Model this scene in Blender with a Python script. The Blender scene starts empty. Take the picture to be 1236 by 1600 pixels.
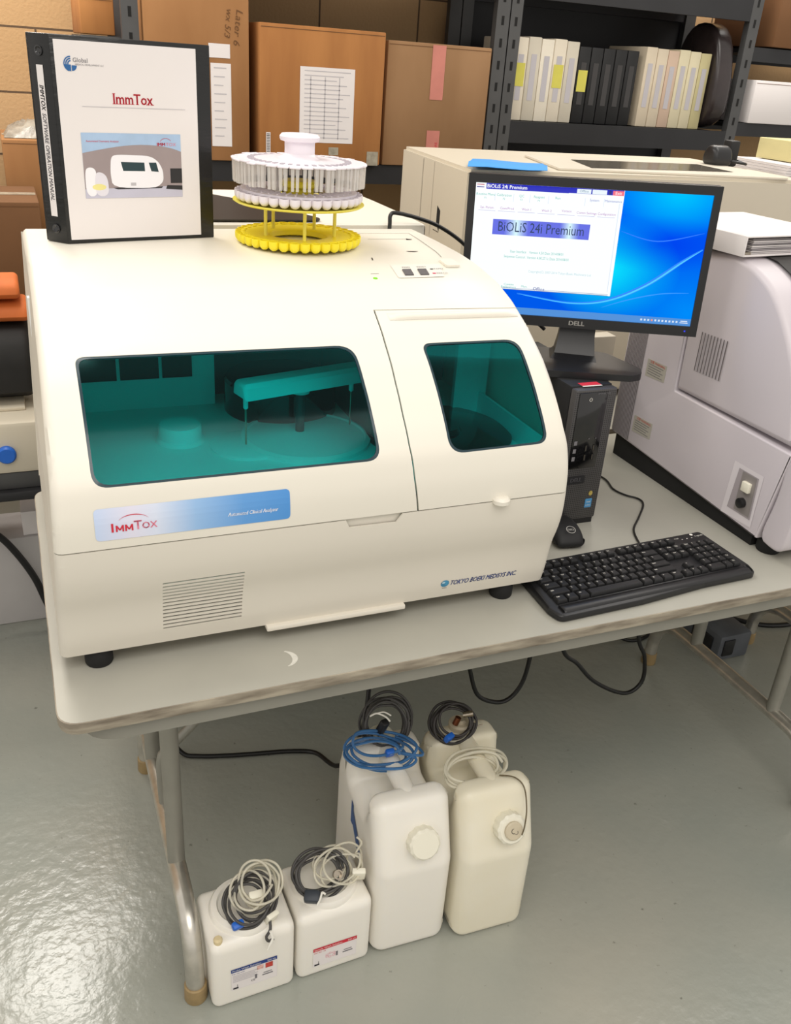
import bpy, bmesh, math, random
from mathutils import Vector, Matrix, Euler
from mathutils.geometry import tessellate_polygon
random.seed(7)
S = bpy.context.scene
COL = S.collection
PI = math.pi

# ------------------------------------------------------------------ camera, world, lights
cam_data = bpy.data.cameras.new('camera')
cam = bpy.data.objects.new('camera', cam_data); COL.objects.link(cam)
cam.matrix_world = (Matrix.Translation((0.02105, -1.0276, 1.57538)) @ Matrix.Rotation(-0.416834, 4, 'Z')
                    @ Matrix.Rotation(PI / 2 - 0.467962, 4, 'X') @ Matrix.Rotation(0.0737683, 4, 'Z'))
cam_data.sensor_fit = 'VERTICAL'; cam_data.sensor_height = 24.0
cam_data.lens = 24.0 * 1392.74 / 1600.0
cam_data.clip_start = 0.05
S.camera = cam
S.view_settings.view_transform = 'Standard'; S.view_settings.look = 'None'
S.view_settings.gamma = 1; S.view_settings.use_curve_mapping = False
S.view_settings.exposure = 0.0

W = bpy.data.worlds.new('room_light'); S.world = W; W.use_nodes = True
W.node_tree.nodes['Background'].inputs[0].default_value = (1.0, 0.95, 0.89, 1)
W.node_tree.nodes['Background'].inputs[1].default_value = 0.86

def lamp(name, loc, sx, sy, power, rot=(0, 0, 0), color=(1.0, 0.955, 0.89)):
    d = bpy.data.lights.new(name, 'AREA'); d.shape = 'RECTANGLE'; d.size = sx; d.size_y = sy
    d.energy = power; d.color = color
    o = bpy.data.objects.new(name, d); COL.objects.link(o); o.location = loc; o.rotation_euler = rot
    return o
lamp('ceiling_lamp_rear_left', (-0.15, 2.15, 2.55), 0.6, 0.5, 20)
lamp('ceiling_lamp_rear_right', (2.65, 2.15, 2.55), 1.2, 0.5, 24)
lamp('ceiling_lamp_middle_left', (-0.1, 0.95, 2.85), 0.6, 1.2, 19)
lamp('ceiling_lamp_middle_right', (2.3, 0.8, 2.85), 0.6, 1.2, 13)
lamp('ceiling_lamp_front', (0.1, -1.7, 3.1), 2.6, 1.6, 46)

# ------------------------------------------------------------------ helpers
def lin(c):
    return tuple(((x / 255) / 12.92 if x / 255 <= 0.04045 else ((x / 255 + 0.055) / 1.055) ** 2.4) for x in c)

MATS = {}
def mat(name, rgb, rough=0.5, metal=0.0, var=0.0, scale=20, bump=0.0, coat=0.0, trans=0.0, emit=None, sss=0.0, rgb2=None, stretch=None):
    if name in MATS: return MATS[name]
    m = bpy.data.materials.new(name); m.use_nodes = True; MATS[name] = m
    nt = m.node_tree; b = nt.nodes['Principled BSDF']
    c = lin(rgb); b.inputs['Base Color'].default_value = (*c, 1)
    b.inputs['Roughness'].default_value = rough; b.inputs['Metallic'].default_value = metal
    b.inputs['Coat Weight'].default_value = coat
    if trans: b.inputs['Transmission Weight'].default_value = trans; b.inputs['IOR'].default_value = 1.3
    if sss:
        b.inputs['Subsurface Weight'].default_value = sss; b.inputs['Subsurface Radius'].default_value = (0.02, 0.018, 0.014)
    if emit is not None:
        b.inputs['Emission Color'].default_value = (*c, 1); b.inputs['Emission Strength'].default_value = emit
        b.inputs['Base Color'].default_value = (0.01, 0.01, 0.01, 1)
    tc = nt.nodes.new('ShaderNodeTexCoord')
    src = tc.outputs['Object']
    if stretch:
        mp = nt.nodes.new('ShaderNodeMapping'); mp.inputs['Scale'].default_value = stretch
        nt.links.new(src, mp.inputs['Vector']); src = mp.outputs['Vector']
    if var or bump or rgb2:
        n = nt.nodes.new('ShaderNodeTexNoise'); n.inputs['Scale'].default_value = scale
        n.inputs['Detail'].default_value = 5
        nt.links.new(src, n.inputs['Vector'])
        if (var or rgb2) and emit is None:
            r = nt.nodes.new('ShaderNodeValToRGB')
            c2 = lin(rgb2) if rgb2 else tuple(x * (1 - var) for x in c)
            r.color_ramp.elements[0].position = 0.35; r.color_ramp.elements[1].position = 0.65
            r.color_ramp.elements[0].color = (*c2, 1); r.color_ramp.elements[1].color = (*c, 1)
            nt.links.new(n.outputs['Fac'], r.inputs['Fac']); nt.links.new(r.outputs['Color'], b.inputs['Base Color'])
        if bump:
            bp = nt.nodes.new('ShaderNodeBump'); bp.inputs['Strength'].default_value = bump; bp.inputs['Distance'].default_value = 0.002
            nt.links.new(n.outputs['Fac'], bp.inputs['Height']); nt.links.new(bp.outputs['Normal'], b.inputs['Normal'])
    return m

def empty(name, loc, rz=0.0):
    o = bpy.data.objects.new(name, None); COL.objects.link(o)
    o.location = loc; o.rotation_euler = (0, 0, rz); o.empty_display_size = 0.05
    o['_w'] = 1
    return o
def tag(o, label=None, cat=None, group=None, kind=None):
    if label: o['label'] = label
    if cat: o['category'] = cat
    if group: o['group'] = group
    if kind: o['kind'] = kind
    return o
def thing(name, label, cat, loc, rz=0.0, group=None):
    return tag(empty(name, loc, rz), label, cat, group)
def base_mat(o):
    return Matrix.Translation(o.location) @ o.rotation_euler.to_matrix().to_4x4()

def link(name, me, parent=None, world=True, sharp=35):
    """world=True: mesh is in world coordinates and its parent may stand anywhere."""
    me.name = name
    if sharp is not None and len(me.polygons):
        me.shade_smooth(); me.set_sharp_from_angle(angle=math.radians(sharp))
    o = bpy.data.objects.new(name, me); COL.objects.link(o)
    if parent is not None:
        o.parent = parent
        if world and parent.type == 'EMPTY' and parent.parent is None:
            o.matrix_parent_inverse = base_mat(parent).inverted()
    return o
def mesh(verts, faces, mats, idx=None):
    me = bpy.data.meshes.new('m'); me.from_pydata([tuple(v) for v in verts], [], faces)
    for m in (mats if isinstance(mats, (list, tuple)) else [mats]): me.materials.append(m)
    if idx: me.polygons.foreach_set('material_index', idx)
    me.update(); return me

class G:
    """collects geometry of one mesh"""
    def __init__(s): s.v = []; s.f = []; s.i = []; s.mats = []
    def mi(s, m):
        if m not in s.mats: s.mats.append(m)
        return s.mats.index(m)
    def add(s, v, f, m, M=None):
        k = len(s.v); mi = s.mi(m)
        s.v += [(M @ Vector(p)) if M is not None else Vector(p) for p in v]
        s.f += [tuple(a + k for a in q) for q in f]; s.i += [mi] * len(f)
        return s
    def box(s, x0, x1, y0, y1, z0, z1, m, r=0.0, M=None, seg=2):
        v, f = boxvf(x0, x1, y0, y1, z0, z1, r, seg); return s.add(v, f, m, M)
    def cyl(s, c, r, h, m, n=32, r2=None, axis='Z', M=None, bev=0.0):
        r2 = r if r2 is None else r2
        pr = [(0, 0), (r - bev, 0), (r, bev), (r2, h - bev), (r2 - bev, h), (0, h)] if bev else [(0, 0), (r, 0), (r2, h), (0, h)]
        return s.lathe(c, pr, m, n, axis, M)
    def lathe(s, c, pr, m, n=32, axis='Z', M=None, ripple=None):
        v = []; f = []
        for (r, z) in pr:
            for k in range(n):
                a = 2 * PI * k / n
                rr = r * (1 + (ripple(k, z) if ripple else 0))
                p = Vector((rr * math.cos(a), rr * math.sin(a), z))
                if axis == 'Y': p = Vector((p.x, -p.z, p.y))
                if axis == 'X': p = Vector((p.z, p.x, p.y))
                v.append(p)
        for j in range(len(pr) - 1):
            for k in range(n):
                k2 = (k + 1) % n
                f.append((j * n + k, j * n + k2, (j + 1) * n + k2, (j + 1) * n + k))
        T = Matrix.Translation(Vector(c))
        return s.add(v, f, m, (M @ T) if M is not None else T)
    def tube(s, pts, r, m, n=10, smooth=6, closed=False, M=None):
        v, f = tubevf(pts, r, n, smooth, closed); return s.add(v, f, m, M)
    def out(s, name, parent=None, world=True, sharp=35, weld=True):
        me = mesh(s.v, s.f, s.mats, s.i)
        if weld:
            bm = bmesh.new(); bm.from_mesh(me)
            bmesh.ops.remove_doubles(bm, verts=bm.verts, dist=1e-6)
            bmesh.ops.recalc_face_normals(bm, faces=bm.faces)
            bm.to_mesh(me); bm.free()
        return link(name, me, parent, world, sharp)

def boxvf(x0, x1, y0, y1, z0, z1, r=0.0, seg=2):
    bm = bmesh.new(); bmesh.ops.create_cube(bm, size=1)
    for v in bm.verts:
        v.co = Vector(((x0 + x1) / 2 + v.co.x * (x1 - x0), (y0 + y1) / 2 + v.co.y * (y1 - y0), (z0 + z1) / 2 + v.co.z * (z1 - z0)))
    if r > 0:
        bmesh.ops.bevel(bm, geom=bm.edges[:], offset=r, segments=seg, profile=0.5, affect='EDGES', clamp_overlap=True)
    bm.verts.index_update()
    v = [p.co.copy() for p in bm.verts]; f = [tuple(a.index for a in q.verts) for q in bm.faces]
    bm.free(); return v, f
def catmull(p, n, closed=False):
    p = [Vector(q) for q in p]
    if n <= 1: return p
    o = []; N = len(p)
    rng = range(N) if closed else range(N - 1)
    for i in rng:
        if closed: a, b, c, d = p[(i - 1) % N], p[i], p[(i + 1) % N], p[(i + 2) % N]
        else: a, b, c, d = p[max(i - 1, 0)], p[i], p[i + 1], p[min(i + 2, N - 1)]
        for k in range(n):
            t = k / n
            o.append(0.5 * ((2 * b) + (c - a) * t + (2 * a - 5 * b + 4 * c - d) * t * t + (3 * b - a - 3 * c + d) * t ** 3))
    if not closed: o.append(p[-1])
    return o
def tubevf(pts, r, n=10, smooth=6, closed=False):
    P = catmull(pts, smooth, closed); N = len(P)
    v = []; f = []; up = None
    for i in range(N):
        t = (P[(i + 1) % N] - P[i - 1]) if closed else (P[min(i + 1, N - 1)] - P[max(i - 1, 0)])
        t.normalize()
        if up is None:
            up = Vector((0, 0, 1)) if abs(t.z) < 0.9 else Vector((1, 0, 0))
        a = t.cross(up)
        if a.length < 1e-5: a = t.cross(Vector((0.3, 0.8, 0.5)))
        a.normalize(); up = a.cross(t).normalized()
        rr = r(i / max(1, N - 1)) if callable(r) else r
        for k in range(n):
            w = 2 * PI * k / n
            v.append(P[i] + a * (math.cos(w) * rr) + up * (math.sin(w) * rr))
    for i in range(N if closed else N - 1):
        j = (i + 1) % N
        for k in range(n):
            f.append((i * n + k, i * n + (k + 1) % n, j * n + (k + 1) % n, j * n + k))
    if not closed:
        f.append(tuple(range(n))); f.append(tuple((N - 1) * n + k for k in reversed(range(n))))
    return v, f
def chaikin(p, n=2, keep=0.25):
    p = [tuple(q) for q in p]
    for _ in range(n):
        o = []
        for i in range(len(p)):
            a, b = p[i], p[(i + 1) % len(p)]
            o.append(tuple(a[k] * (1 - keep) + b[k] * keep for k in range(2)))
            o.append(tuple(a[k] * keep + b[k] * (1 - keep) for k in range(2)))
        p = o
    return p
def rounded_poly(p, r, seg=5):
    """round each corner of a 2D polygon by radius r (or list of radii)"""
    o = []; N = len(p)
    for i in range(N):
        b = Vector(p[i]); a = Vector(p[i - 1]); c = Vector(p[(i + 1) % N])
        rr = r[i] if isinstance(r, (list, tuple)) else r
        u = (a - b); w = (c - b); lu, lw = u.length, w.length
        if rr <= 0: o.append(tuple(b)); continue
        u.normalize(); w.normalize(); ang = u.angle(w)
        d = min(rr / math.tan(ang / 2), lu * 0.49, lw * 0.49)
        p0 = b + u * d; p1 = b + w * d
        for k in range(seg + 1):
            t = k / seg
            o.append(tuple(p0 * (1 - t) ** 2 + b * 2 * t * (1 - t) + p1 * t * t))
    return o
def pillowvf(prof, w, r, seg=5, axis='X'):
    """closed (y,z) profile swept over width w along X with rounded rims of radius r"""
    N = len(prof); P = [Vector(q) for q in prof]
    area = sum(P[i].x * P[(i + 1) % N].y - P[(i + 1) % N].x * P[i].y for i in range(N))
    nor = []
    for i in range(N):
        t = (P[(i + 1) % N] - P[i - 1]).normalized(); n = Vector((t.y, -t.x))
        nor.append(n if area > 0 else -n)
    lay = []
    for k in range(seg + 1):
        th = PI / 2 * k / seg; lay.append((-w / 2 + r * (1 - math.sin(th)), r * (1 - math.cos(th))))
    lay = [(-w / 2 + r * (1 - math.sin(PI / 2 * k / seg)), r * (1 - math.cos(PI / 2 * k / seg))) for k in range(seg, -1, -1)]
    lay = lay + [(-x, q) for x, q in reversed(lay)]
    v = []; f = []
    for x, ins in lay:
        for i in range(N):
            q = P[i] - nor[i] * ins
            v.append(Vector((x, q.x, q.y)))
    for j in range(len(lay) - 1):
        for i in range(N):
            f.append((j * N + i, j * N + (i + 1) % N, (j + 1) * N + (i + 1) % N, (j + 1) * N + i))
    for base in (0, (len(lay) - 1) * N):
        tri = tessellate_polygon([[Vector((v[base + i].y, v[base + i].z, 0)) for i in range(N)]])
        f += [tuple(base + i for i in t) for t in tri]
    return v, f
def rr2(x0, x1, y0, y1, r, seg=6):
    return rounded_poly([(x0, y0), (x1, y0), (x1, y1), (x0, y1)], r, seg)

_txt = {}
def text2d(body, size, align='LEFT', bold=0.0, shear=0.0, spacing=1.0):
    key = (body, size, align, bold, shear, spacing)
    if key in _txt: return _txt[key]
    c = bpy.data.curves.new('t', 'FONT'); c.body = body; c.size = size; c.align_x = align; c.align_y = 'CENTER'
    c.offset = bold; c.shear = shear; c.space_character = spacing; c.resolution_u = 2
    o = bpy.data.objects.new('t', c); COL.objects.link(o)
    bpy.context.view_layer.update()
    me = bpy.data.meshes.new_from_object(o.evaluated_get(bpy.context.evaluated_depsgraph_get()))
    v = [(p.co.x, p.co.y) for p in me.vertices]; f = [tuple(q.vertices) for q in me.polygons]
    bpy.data.objects.remove(o); bpy.data.curves.remove(c); bpy.data.meshes.remove(me)
    _txt[key] = (v, f); return v, f
def plane_map(o, u, v, n=None):
    o = Vector(o); u = Vector(u).normalized(); v = Vector(v).normalized(); n = u.cross(v) if n is None else Vector(n)
    return lambda a, b, h=0.0: o + u * a + v * b + n * h
def put_text(g, mp, x, y, body, size, m, h=0.0004, rot=0.0, sx=1.0, fit=None, serif=False, **k):
    bw_ = k.pop('bold', 0.0); v, f = text2d(body, size, **k); c, s = math.cos(rot), math.sin(rot)
    if bw_:
        n0 = len(v); dx_ = max(bw_, size * .018) * 1.0; v = [(p[0] + d * dx_, p[1] + e * dx_ * .6) for d, e in ((-1, -.5), (1, -.5), (0, 1)) for p in v]; f = [tuple(q + n0 * j for q in t_) for j in range(3) for t_ in f]
    if fit: sx = fit / (max(p[0] for p in v) - min(p[0] for p in v))
    if serif:
        v = list(v); f = list(f); w = size * .075
        y0 = min(p[1] for p in v); y1 = max(p[1] for p in v)
        def cl(yy, test):
            xs = sorted(p[0] for p in v if abs(p[1] - yy) < size * .012 and test(p[0])); o = []
            for q in xs:
                if o and q - o[-1][1] < size * .16: o[-1][1] = q
                else: o.append([q, q])
            return o
        xm = min(p[0] for p in v); add = [(a, b, y0, 1) for a, b in cl(y0, lambda q: True) if b - a > size * .04] + [(a, b, y1, -1) for a, b in cl(y1, lambda q: q < xm + size * .2)]
        for a, b, yy, d in add:
            n = len(v); v += [(a - w, yy), (b + w, yy), (b + w, yy + d * size * .035), (a - w, yy + d * size * .035)]; f.append((n, n + 1, n + 2, n + 3))
    g.add([mp(x + (p[0] * sx) * c - p[1] * s, y + p[0] * sx * s + p[1] * c, h) for p in v], f, m)
def put_poly(g, mp, pts, m, h=0.0002):
    g.add([mp(a, b, h) for a, b in pts], [tuple(range(len(pts)))], m)
def put_rect(g, mp, x0, x1, y0, y1, m, h=0.0002):
    put_poly(g, mp, [(x0, y0), (x1, y0), (x1, y1), (x0, y1)], m, h)
def slab(g, mp, pts, t, m):
    """thin plate: polygon pts raised by t above the mapped plane"""
    N = len(pts)
    v = [mp(a, b, 0) for a, b in pts] + [mp(a, b, t) for a, b in pts]
    f = [tuple(reversed(range(N))), tuple(range(N, 2 * N))] + [(i, (i + 1) % N, N + (i + 1) % N, N + i) for i in range(N)]
    g.add(v, f, m)

# ------------------------------------------------------------------ materials
M_white = mat('warm_white_plastic', (229, 224, 211), 0.42, var=0.015, scale=4)
M_base = mat('cream_plastic_base', (222, 216, 203), 0.5, var=0.02, scale=4)
M_tabletop = mat('grey_laminate', (176, 174, 163), 0.42, var=0.05, scale=9)
M_edge = mat('worn_vinyl_edge', (176, 166, 148), 0.6, rgb2=(118, 108, 94), scale=22, bump=0.4, stretch=(0.5, 0.5, 3))
M_apron = mat('painted_steel_apron', (138, 136, 126), 0.5, var=0.06, scale=12)
M_tube = mat('worn_chrome_tube', (212, 208, 198), 0.30, metal=0.8, var=0.2, scale=30)
M_tubep = mat('grey_painted_tube', (150, 148, 138), 0.42, metal=0.35, var=0.1, scale=14)
M_brass = mat('tan_foot_cap', (162, 138, 96), 0.55, var=0.15, scale=60)
M_black = mat('black_plastic', (26, 26, 28), 0.38, var=0.1, scale=40)
M_blackm = mat('matt_black_plastic', (22, 22, 23), 0.6, var=0.1, scale=60, bump=0.1)
M_gloss = mat('glossy_black', (12, 12, 14), 0.12, coat=0.5, var=0.02)
M_rubber = mat('black_rubber', (20, 20, 20), 0.8, var=0.1, scale=80)
M_vinyl = mat('black_vinyl', (20, 21, 21), 0.3, bump=0.5, scale=30, stretch=(1, 1, 4), var=0.1)
M_paper = mat('white_paper', (232, 226, 224), 0.7, var=0.01, scale=8)
M_red = mat('red_ink', (205, 40, 60), 0.7, var=0.02)
M_redl = mat('pale_red_ink', (226, 130, 150), 0.7, var=0.02)
M_blue = mat('navy_ink', (30, 60, 130), 0.6, var=0.02)
M_inkg = mat('grey_ink', (120, 118, 122), 0.7, var=0.02)
M_ink = mat('black_ink', (25, 25, 30), 0.7, var=0.02)
M_inkp = mat('pale_grey_ink', (190, 186, 190), 0.7, var=0.02)
M_hdpe = mat('translucent_white_polyethylene', (240, 236, 226), 0.38, sss=0.25, var=0.02, scale=6)
M_hdpey = mat('yellowed_polyethylene', (236, 231, 214), 0.38, sss=0.25, rgb2=(230, 223, 200), scale=4)
M_cap = mat('cream_cap_plastic', (238, 234, 216), 0.45, var=0.02)
M_capt = mat('tan_cap_disc', (206, 194, 168), 0.5, var=0.05)
M_cable = mat('black_cable', (22, 22, 22), 0.4, var=0.05)
M_cableg = mat('dark_grey_cable', (72, 70, 68), 0.5, var=0.1, scale=60)
M_metal = mat('bright_metal', (170, 160, 145), 0.25, metal=1.0, var=0.1)
M_bluep = mat('blue_plastic_clip', (25, 100, 200), 0.4, var=0.05)
M_bluet = mat('blue_tubing', (70, 125, 180), 0.25, trans=0.35, var=0.05)
M_cleart = mat('clear_tubing', (236, 232, 216), 0.12, var=0.02)
_nt = M_cleart.node_tree; _mx = _nt.nodes.new('ShaderNodeMixShader'); _tr = _nt.nodes.new('ShaderNodeBsdfTransparent'); _tr.inputs[0].default_value = (.93, .91, .84, 1)
_mx.inputs[0].default_value = .5; _nt.links.new(_nt.nodes['Principled BSDF'].outputs[0], _mx.inputs[1]); _nt.links.new(_tr.outputs[0], _mx.inputs[2]); _nt.links.new(_mx.outputs[0], _nt.nodes['Material Output'].inputs[0])
M_tie = mat('white_twist_tie', (235, 232, 222), 0.6, var=0.02)
M_yellow = mat('yellow_plastic', (246, 228, 42), 0.38, sss=0.1, var=0.03, scale=30)
M_yellow2 = mat('pale_yellow_plastic', (238, 226, 96), 0.4, var=0.03)
M_cup = mat('milky_white_plastic', (233, 226, 232), 0.35, sss=0.1, var=0.02)
M_cuv = mat('clear_cuvette_plastic', (240, 236, 232), 0.15, var=0.02)
_nt = M_cuv.node_tree; _mx = _nt.nodes.new('ShaderNodeMixShader'); _tr = _nt.nodes.new('ShaderNodeBsdfTransparent'); _tr.inputs[0].default_value = (.97, .96, .94, 1)
_mx.inputs[0].default_value = .58; _nt.links.new(_nt.nodes['Principled BSDF'].outputs[0], _mx.inputs[1]); _nt.links.new(_tr.outputs[0], _mx.inputs[2]); _nt.links.new(_mx.outputs[0], _nt.nodes['Material Output'].inputs[0])
M_lilac = mat('pale_grey_lilac_plastic', (206, 199, 204), 0.4, var=0.02, scale=4)
M_beige = mat('beige_machine_plastic', (208, 199, 180), 0.5, var=0.02, scale=4)
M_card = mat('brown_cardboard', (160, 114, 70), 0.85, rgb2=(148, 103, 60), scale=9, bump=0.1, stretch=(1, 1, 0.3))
M_cardo = mat('orange_brown_cardboard', (174, 118, 64), 0.85, rgb2=(158, 104, 54), scale=7, bump=0.1, stretch=(2, 2, 0.3))
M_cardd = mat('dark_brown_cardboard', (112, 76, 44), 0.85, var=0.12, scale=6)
M_tape = mat('shiny_packing_tape', (176, 168, 150), 0.2, var=0.3, scale=50, bump=0.5)
M_tapep = mat('pink_printed_tape', (206, 130, 116), 0.5, var=0.1)
M_rack = mat('grey_steel_rack', (84, 84, 84), 0.5, metal=0.3, var=0.12, scale=10)
M_rackd = mat('dark_steel_rack', (42, 42, 44), 0.55, metal=0.2, var=0.12, scale=10)
M_dark = mat('dark_recess', (20, 19, 18), 0.9, var=0.1)
M_smoke = mat('smoked_cover', (30, 27, 24), 0.45, var=0.05)
M_bluesheet = mat('blue_sheet', (62, 150, 226), 0.7, var=0.04, scale=6)

def teal_glass():
    m = bpy.data.materials.new('teal_tinted_acrylic'); m.use_nodes = True; nt = m.node_tree
    nt.nodes.clear(); out = nt.nodes.new('ShaderNodeOutputMaterial'); mx = nt.nodes.new('ShaderNodeMixShader')
    t = nt.nodes.new('ShaderNodeBsdfTransparent'); t.inputs[0].default_value = (0.02, 0.80, 0.80, 1)
    g = nt.nodes.new('ShaderNodeBsdfGlossy'); g.inputs['Roughness'].default_value = 0.08
    fr = nt.nodes.new('ShaderNodeFresnel'); fr.inputs[0].default_value = 1.45
    n = nt.nodes.new('ShaderNodeTexNoise'); n.inputs['Scale'].default_value = 30
    r = nt.nodes.new('ShaderNodeMapRange'); r.inputs['To Min'].default_value = 0.05; r.inputs['To Max'].default_value = 0.12
    nt.links.new(n.outputs['Fac'], r.inputs['Value']); nt.links.new(r.outputs[0], g.inputs['Roughness'])
    hf = nt.nodes.new('ShaderNodeMath'); hf.operation = 'MULTIPLY'; hf.inputs[1].default_value = .25; nt.links.new(fr.outputs[0], hf.inputs[0]); nt.links.new(hf.outputs[0], mx.inputs[0]); nt.links.new(t.outputs[0], mx.inputs[1]); nt.links.new(g.outputs[0], mx.inputs[2])
    nt.links.new(mx.outputs[0], out.inputs[0]); return m
M_teal = teal_glass()

# ------------------------------------------------------------------ structure
def floor_mat():
    m = bpy.data.materials.new('painted_concrete_floor'); m.use_nodes = True; nt = m.node_tree
    b = nt.nodes['Principled BSDF']; tc = nt.nodes.new('ShaderNodeTexCoord')
    n1 = nt.nodes.new('ShaderNodeTexNoise'); n1.inputs['Scale'].default_value = 1.6; n1.inputs['Detail'].default_value = 6
    r1 = nt.nodes.new('ShaderNodeValToRGB')
    r1.color_ramp.elements[0].position = 0.3; r1.color_ramp.elements[0].color = (*lin((150, 155, 147)), 1)
    r1.color_ramp.elements[1].position = 0.75; r1.color_ramp.elements[1].color = (*lin((171, 169, 157)), 1)
    n2 = nt.nodes.new('ShaderNodeTexNoise'); n2.inputs['Scale'].default_value = 55; n2.inputs['Detail'].default_value = 4
    r2 = nt.nodes.new('ShaderNodeValToRGB')
    r2.color_ramp.elements[0].position = 0.22; r2.color_ramp.elements[0].color = (0.25, 0.24, 0.22, 1)
    r2.color_ramp.elements[1].position = 0.31; r2.color_ramp.elements[1].color = (1, 1, 1, 1)
    mx = nt.nodes.new('ShaderNodeMix'); mx.data_type = 'RGBA'; mx.blend_type = 'MULTIPLY'; mx.inputs[0].default_value = 0.7
    for n in (n1, n2): nt.links.new(tc.outputs['Object'], n.inputs['Vector'])
    nt.links.new(n1.outputs['Fac'], r1.inputs[0]); nt.links.new(n2.outputs['Fac'], r2.inputs[0])
    nt.links.new(r1.outputs[0], mx.inputs[6]); nt.links.new(r2.outputs[0], mx.inputs[7]); nt.links.new(mx.outputs[2], b.inputs['Base Color'])
    n3 = nt.nodes.new('ShaderNodeTexNoise'); n3.inputs['Scale'].default_value = 2.2
    mr = nt.nodes.new('ShaderNodeMapRange'); mr.inputs['To Min'].default_value = 0.08; mr.inputs['To Max'].default_value = 0.34
    nt.links.new(tc.outputs['Object'], n3.inputs['Vector']); nt.links.new(n3.outputs['Fac'], mr.inputs['Value']); nt.links.new(mr.outputs[0], b.inputs['Roughness'])
    n4 = nt.nodes.new('ShaderNodeTexNoise'); n4.inputs['Scale'].default_value = 38; n4.inputs['Detail'].default_value = 3
    bp = nt.nodes.new('ShaderNodeBump'); bp.inputs['Strength'].default_value = 0.35; bp.inputs['Distance'].default_value = 0.004
    nt.links.new(tc.outputs['Object'], n4.inputs['Vector']); nt.links.new(n4.outputs['Fac'], bp.inputs['Height']); nt.links.new(bp.outputs[0], b.inputs['Normal'])
    return m
g = G(); g.box(-4, 6, -4, 2.7, -0.1, 0, floor_mat()); tag(g.out('floor'), kind='structure')

def wall_mat():
    m = bpy.data.materials.new('painted_block_wall'); m.use_nodes = True; nt = m.node_tree
    b = nt.nodes['Principled BSDF']; b.inputs['Roughness'].default_value = 0.8
    tc = nt.nodes.new('ShaderNodeTexCoord'); mp = nt.nodes.new('ShaderNodeMapping')
    mp.inputs['Rotation'].default_value = (PI / 2, 0, 0); mp.inputs['Location'].default_value = (0.03, -0.008, 0)
    br = nt.nodes.new('ShaderNodeTexBrick'); br.inputs['Scale'].default_value = 1.0
    br.inputs['Brick Width'].default_value = 0.4; br.inputs['Row Height'].default_value = 0.2; br.inputs['Mortar Size'].default_value = 0.004
    br.inputs['Mortar Smooth'].default_value = 0.3
    br.inputs['Color1'].default_value = (*lin((196, 160, 116)), 1); br.inputs['Color2'].default_value = (*lin((188, 152, 108)), 1)
    br.inputs['Mortar'].default_value = (*lin((92, 72, 52)), 1)
    n = nt.nodes.new('ShaderNodeTexNoise'); n.inputs['Scale'].default_value = 90
    bp = nt.nodes.new('ShaderNodeBump'); bp.inputs['Strength'].default_value = 0.3; bp.inputs['Distance'].default_value = 0.004
    nt.links.new(tc.outputs['Object'], mp.inputs[0]); nt.links.new(mp.outputs[0], br.inputs[0])
    nt.links.new(br.outputs['Color'], b.inputs['Base Color']); nt.links.new(tc.outputs['Object'], n.inputs[0])
    nt.links.new(n.outputs[0], bp.inputs['Height']); nt.links.new(bp.outputs[0], b.inputs['Normal'])
    return m
g = G(); g.box(-4, 6, 2.6, 2.75, 0, 3.2, wall_mat()); tag(g.out('wall_back'), kind='structure')

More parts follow.
